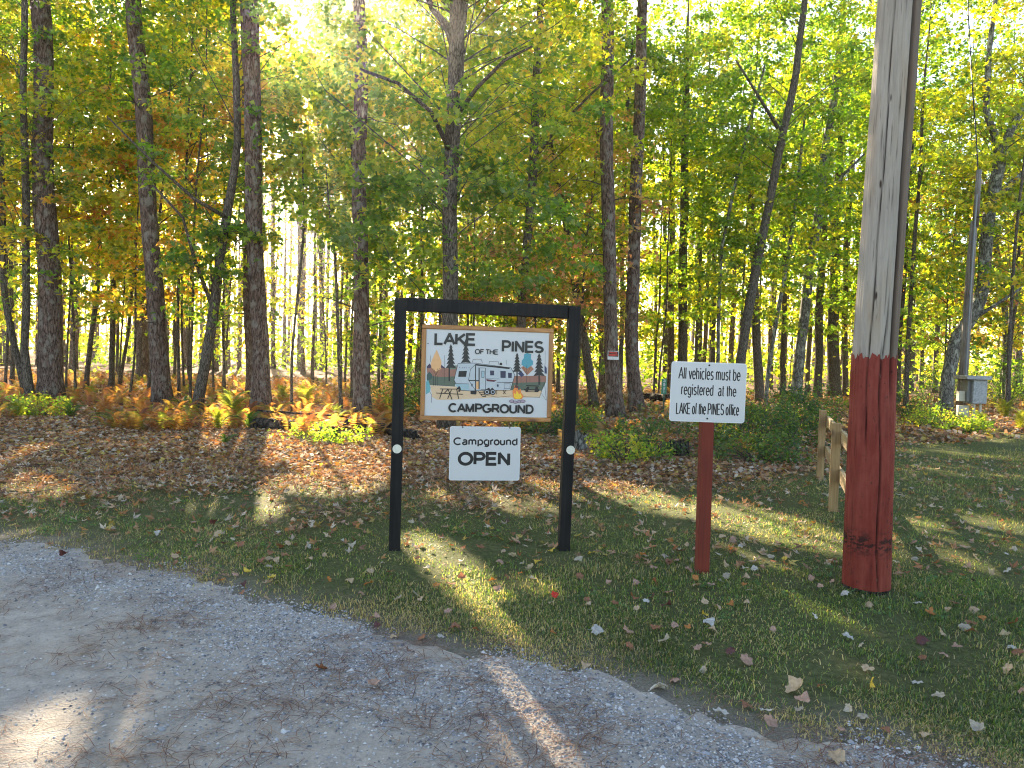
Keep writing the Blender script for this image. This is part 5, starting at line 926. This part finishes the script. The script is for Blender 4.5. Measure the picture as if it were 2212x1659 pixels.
# ------------------------------------------------------------------ ferns, shrubs, stumps, logs
def frond_template():
    V = []; F_ = []; n = 15
    for i in range(n):
        t = .12+.86*i/n; y = t; z = .55*math.sin(t*2.0)-.25*t*t; l = .26*math.sin(min(1, (1-t)*1.25+.1)*1.5)*(1 if t > .2 else .7)
        for sg in (-1, 1):
            a = len(V); V += [(0, y-.022, z), (0, y+.05, z), (sg*l*.6, y+.075, z-.02), (sg*l, y+.10, z-.07), (sg*l*.6, y+.02, z-.02)]; F_ += [(a, a+3, a+1)]
    return np.array(V), np.array(F_)
FV, FF = frond_template()
def fronds(bx, by, bz, az, size, pitch):
    n = len(bx); ca, sa = np.cos(az), np.sin(az); V = FV[None]*size[:, None, None]; cp, sp = np.cos(pitch), np.sin(pitch)
    yy = V[:, :, 1]*cp[:, None]-V[:, :, 2]*sp[:, None]; zz = V[:, :, 1]*sp[:, None]+V[:, :, 2]*cp[:, None]
    X = np.stack([V[:, :, 0]*ca[:, None]-yy*sa[:, None]+bx[:, None], V[:, :, 0]*sa[:, None]+yy*ca[:, None]+by[:, None], zz+bz[:, None]], 2)
    return X.reshape(-1, 3), (FF[None]+(np.arange(n)*len(FV))[:, None, None]).reshape(-1, 3)
q = np.random.default_rng(81); n = 4600; y = 13.0+21*q.random(n)**1.5; x = q.uniform(-.8, .06, n)*y*.98; k = vnoise(x, y, 1.1, 82)+.6*vnoise(x, y, 3, 83)+np.clip((y-15)*.25, -.4, .5) > -.05; x, y = x[k], y[k]; n = len(x)
X, Fc = fronds(x, y, gz(x, y), q.uniform(0, 6.28, n), q.uniform(.18, .5, n), q.uniform(.0, .8, n)); bp = np.array([(.36, .15, .07), (.30, .16, .07), (.24, .09, .05), (.36, .22, .09), (.17, .18, .05)])
link(bpy.data.objects.new('bracken', npmesh('bracken', X, Fc, np.repeat(bp[q.integers(0, 5, n)]*q.uniform(.7, 1.3, (n, 1)), len(FV), 0), [M['leaf']])), kind='stuff')
q = np.random.default_rng(85); n = 1700; y = q.uniform(12, 34, n); x = q.uniform(.0, .85, n)*y; k = (vnoise(x, y, 1.1, 86) > .0) & (litter(x, y) > .8); x, y = x[k], y[k]; n = len(x)
X, Fc = fronds(x, y, gz(x, y), q.uniform(0, 6.28, n), q.uniform(.2, .45, n), q.uniform(.1, .9, n)); bp = np.array([(.30, .18, .08), (.12, .17, .05), (.26, .12, .06), (.10, .15, .04)])
link(bpy.data.objects.new('mixed_undergrowth', npmesh('mixed_undergrowth', X, Fc, np.repeat(bp[q.integers(0, 4, n)]*q.uniform(.7, 1.3, (n, 1)), len(FV), 0), [M['leaf']])), kind='stuff')
FERN = [(395, 893, .75, 'g', 'green fern at the foot of the leafy pine'), (500, 905, 1.1, 'y', 'large sunlit yellow green fern left of the pine pair'), (470, 930, .7, 'y', 'small yellow fern in front of the leaning maple'), (540, 930, .7, 'g', 'low green fern left of the dark log'), (660, 880, 1.1, 'b', 'brightly backlit lime fern behind the log, right of the pine pair'),
        (610, 870, .9, 'b', 'backlit lime fern touching the reddish pine'), (150, 905, .7, 'g', 'green fern right of the broadest pine base'), (40, 905, .7, 'y', 'yellow green fern below the curving left stem'), (225, 900, .8, 'o', 'rusty fern midway between the two left pines'), (300, 885, .8, 'o', 'rusty fern just left of the leafy pine'), (725, 905, .6, 'y', 'small fern at the foot of the twin stemmed sapling'),
        (840, 895, .8, 'b', 'lime fern just left of the black post'), (488, 965, .4, 'g', 'tiny green fern in front of the big sunlit one'), (2170, 905, 1.2, 'b', 'spreading yellow fern at the right edge beyond the cabinet'), (2120, 935, .9, 'y', 'yellow fern right of the cabinet legs'), (2205, 930, 1.1, 'b', 'bright fern cut by the right edge')]
FCOL = {'g': (.07, .15, .03, 1), 'y': (.20, .26, .045, 1), 'b': (.25, .29, .05, 1), 'o': (.42, .21, .08, 1)}; FM = []
for s_ in range(3):
    q = np.random.default_rng(90+s_); n = 9; X, Fc = fronds(q.normal(0, .03, n), q.normal(0, .03, n), np.zeros(n), np.arange(n)*.7+q.uniform(-.2, .2, n), q.uniform(.5, .8, n), q.uniform(.3, 1.0, n)); FM.append([(FV_, Fc_) for FV_, Fc_ in [(X, Fc)]][0])
fme = []
for X, Fc in FM:
    per = len(FV); fme.append([npmesh('frond', X[i*per:(i+1)*per], FF.copy(), None, [M['fern']]) for i in range(9)])
for i, (px, py, sz, c, lab) in enumerate(FERN):
    p = gp(px, py); root = empty('fern', p, lab, 'fern', 'ferns at the edge of the wood'); root.scale = (sz*.8,)*3; root.rotation_euler[2] = i*1.3
    for me in fme[i % 3]: o = link(bpy.data.objects.new('frond', me), root); o.color = FCOL[c]
def shrub(px, py, w, h, pal, n, label, size=.055, name='shrub', Y=None, stems=10):
    w *= 1.25; h *= 1.25 if h < 1.5 else 1; n = int(n*1.15)
    p = gp(px, py) if Y is None else yp(px, py, Y)*np.array([1, 1, 0]); q = np.random.default_rng(int(px*7+py)); root = empty(name, p, label, 'shrub'); mb = MB(); cs = []
    for k in range(stems*3):
        a = q.uniform(0, 6.28); r = math.sqrt(q.random())*w; e = p+np.array([math.cos(a)*r, math.sin(a)*r*.7, h*(.15+.95*q.random()**1.3)*(1-.35*(r/w)**2)]); cs.append(e); mb.tube([p+np.array([math.cos(a)*.1*w, math.sin(a)*.1*w, -.02]), p*.45+e*.55+np.array([0, 0, .1*h]), e], [.009, .006, .002], M['twig'], 4, False)
    mb.build('stems', root, p, kind='stuff'); C = np.array(cs); P, N, i = sprays(C, q.uniform(.12, .36, len(C))*max(w, h), n // len(C), .45, .2); P[:, 2] = np.abs(P[:, 2])+.02
    X, Fc, Cc = leafcloud(P, N, rng.uniform(.7, 1.3, len(P))*size, palette(pal, len(P), i), T_FAR); link(bpy.data.objects.new('foliage', npmesh('foliage', X-p, Fc, Cc, [M['leaf']])), root, kind='stuff')
for a in ((1400, 985, .55, .45, 'dgreen', 1300, 'low green shrub left of the broken stump'), (1350, 1000, .5, .35, 'mixed', 1000, 'low yellowing shrub between the right black post and the stump'), (1610, 975, .75, .75, 'dgreen', 2400, 'dark green bush behind the square white sign post, right side'), (1690, 965, .7, .85, 'dark', 2400, 'dark bush left of the farthest fence post'),
          (1640, 1000, .6, .35, 'dgreen', 1100, 'knee high weeds in front of the dark bush'), (1560, 950, .6, .6, 'mixed', 1600, 'bush hidden behind the red post top'), (1745, 935, .6, .9, 'dgreen', 2200, 'green bush directly behind the farthest fence post'), (1960, 905, .8, .5, 'dark', 2000, 'dark shrub to the right of the pole in front of the trunks'),
          (2025, 925, .9, .35, 'mixed', 1600, 'low yellowish weeds left of the meter pole'), (2170, 880, 1.6, 2.3, 'dark', 5200, 'tall dark evergreen shrub at the right edge behind the cabinet'), (1890, 900, .7, .9, 'dark', 2000, 'dark bush peeping out right of the big pole'), (2010, 870, 1.3, 1.3, 'dark', 3600, 'broad dark thicket between pole and crooked tree'),
          (2090, 935, .5, .3, 'lime', 900, 'bright weeds at the foot of the cabinet legs'), (915, 905, .7, .8, 'dark', 2000, 'dark bush between the left black post and forked maple'), (860, 890, .8, 1.1, 'dgreen', 2200, 'green bush behind the left black post'), (1240, 930, .5, .4, 'mixed', 1200, 'low weeds behind the right black post'),
          (1170, 940, .6, .35, 'dgreen', 1200, 'low weeds right of the open sign'), (80, 900, .6, .35, 'lime', 1000, 'sunny weeds at the base of the broadest pine'), (700, 955, .6, .2, 'lime', 700, 'low sunlit weeds in front of the dark log')): shrub(*a)
def log(p0, p1, r, label, mat='dead', name='fallen_log', seed=0, n=9):
    q = np.random.default_rng(seed); p0, p1 = map(np.asarray, (p0, p1)); root = empty(name, p0*np.array([1, 1, 0]), label, 'log'); pts = [p0+(p1-p0)*i/n+q.normal(0, r*.18, 3)*np.array([1, 1, .6]) for i in range(n+1)]
    mb = MB(); mb.tube(pts, [r*q.uniform(.75, 1.15) for _ in pts], M[mat], 14, jit=.14, seed=seed); mb.build('trunk', root, p0*np.array([1, 1, 0]), smooth=False)
    mb = MB(); d = (p1-p0)/np.linalg.norm(p1-p0); mb.tube([p0-d*.004, p0-d*.012], r*.62, M['endgrain'] if mat != 'dead' else M['twig'], 12); mb.build('cut_end', root, p0*np.array([1, 1, 0])); return root
zz = lambda p, z: np.array([p[0], p[1], z])
log(zz(gp(545, 930), .11), zz(gp(645, 934), .12), .125, 'dark rotten log lying at the base of the pine pair', seed=1); log(zz(gp(745, 936), .12), zz(gp(862, 944), .10), .13, 'dark rotten log between the frame side pine and the black post', seed=2)
log(zz(gp(870, 950), .10), zz(gp(905, 952), .08), .11, 'short dark log end just right of the left black post', seed=5, n=4); log(zz(gp(1386, 866), .16), zz(gp(1446, 872), .22), .15, 'brown fallen trunk resting beside the green number plate', seed=3)
log(zz(gp(540, 918), .30), zz(gp(868, 934), .24), .022, 'long thin fallen branch bridging the dark logs', seed=4, name='fallen_branch', n=14)
def stump(px, py, w, h, label, mat='dead', seed=0, rag=.25):
    p = gp(px, py); q = np.random.default_rng(seed); root = empty('tree_stump', p, label, 'stump'); seg = 20; V = []; F_ = []; prof = [(0, 1.25), (.25, 1.0), (.6, .94), (1, .9)]
    top = q.uniform(1-rag, 1, seg); top = (top+np.roll(top, 1)*.6)/1.6
    for k, (t, r) in enumerate(prof):
        for j in range(seg): a = 2*math.pi*j/seg; rr = w/2*r*(1+.10*math.sin(5*a+seed)+.06*math.sin(9*a)); V.append((rr*math.cos(a), rr*math.sin(a), h*t*top[j]-.03))
    for j in range(seg): a = 2*math.pi*j/seg; V.append((w/2*.62*math.cos(a), w/2*.62*math.sin(a), h*top[j]*.93-.03))
    for j in range(seg): a = 2*math.pi*j/seg; V.append((w/2*.5*math.cos(a), w/2*.5*math.sin(a), h*.45))
    for k in range(5):
        for j in range(seg): F_.append((k*seg+j, k*seg+(j+1) % seg, (k+1)*seg+(j+1) % seg, (k+1)*seg+j))
    F_.append(tuple(5*seg+j for j in range(seg))); me = bpy.data.meshes.new('shell'); me.from_pydata(V, [], F_[:3*seg]); me.materials.append(M[mat]); link(bpy.data.objects.new('shell', me), root)
    me = bpy.data.meshes.new('hollow'); me.from_pydata(V, [], F_[3*seg:]); me.materials.append(M['dead']); link(bpy.data.objects.new('hollow', me), root)
stump(1465, 988, .34, .36, 'broken hollow dark stump standing left of the red post', seed=3, rag=.35); stump(712, 945, .42, .26, 'low black rotten stump between the two dark logs', seed=4, rag=.5); stump(1250, 975, .30, .42, 'grey weathered stump half hidden behind the right black post', 'lichen', 5, .5)
stump(1905, 985, .22, .5, 'thin dark stump hidden beside the right edge of the big pole', seed=6, rag=.5)
print('EXTRA claimed', CLAIMED.sum()); print('TRIS', tris(), 'grass', ng)
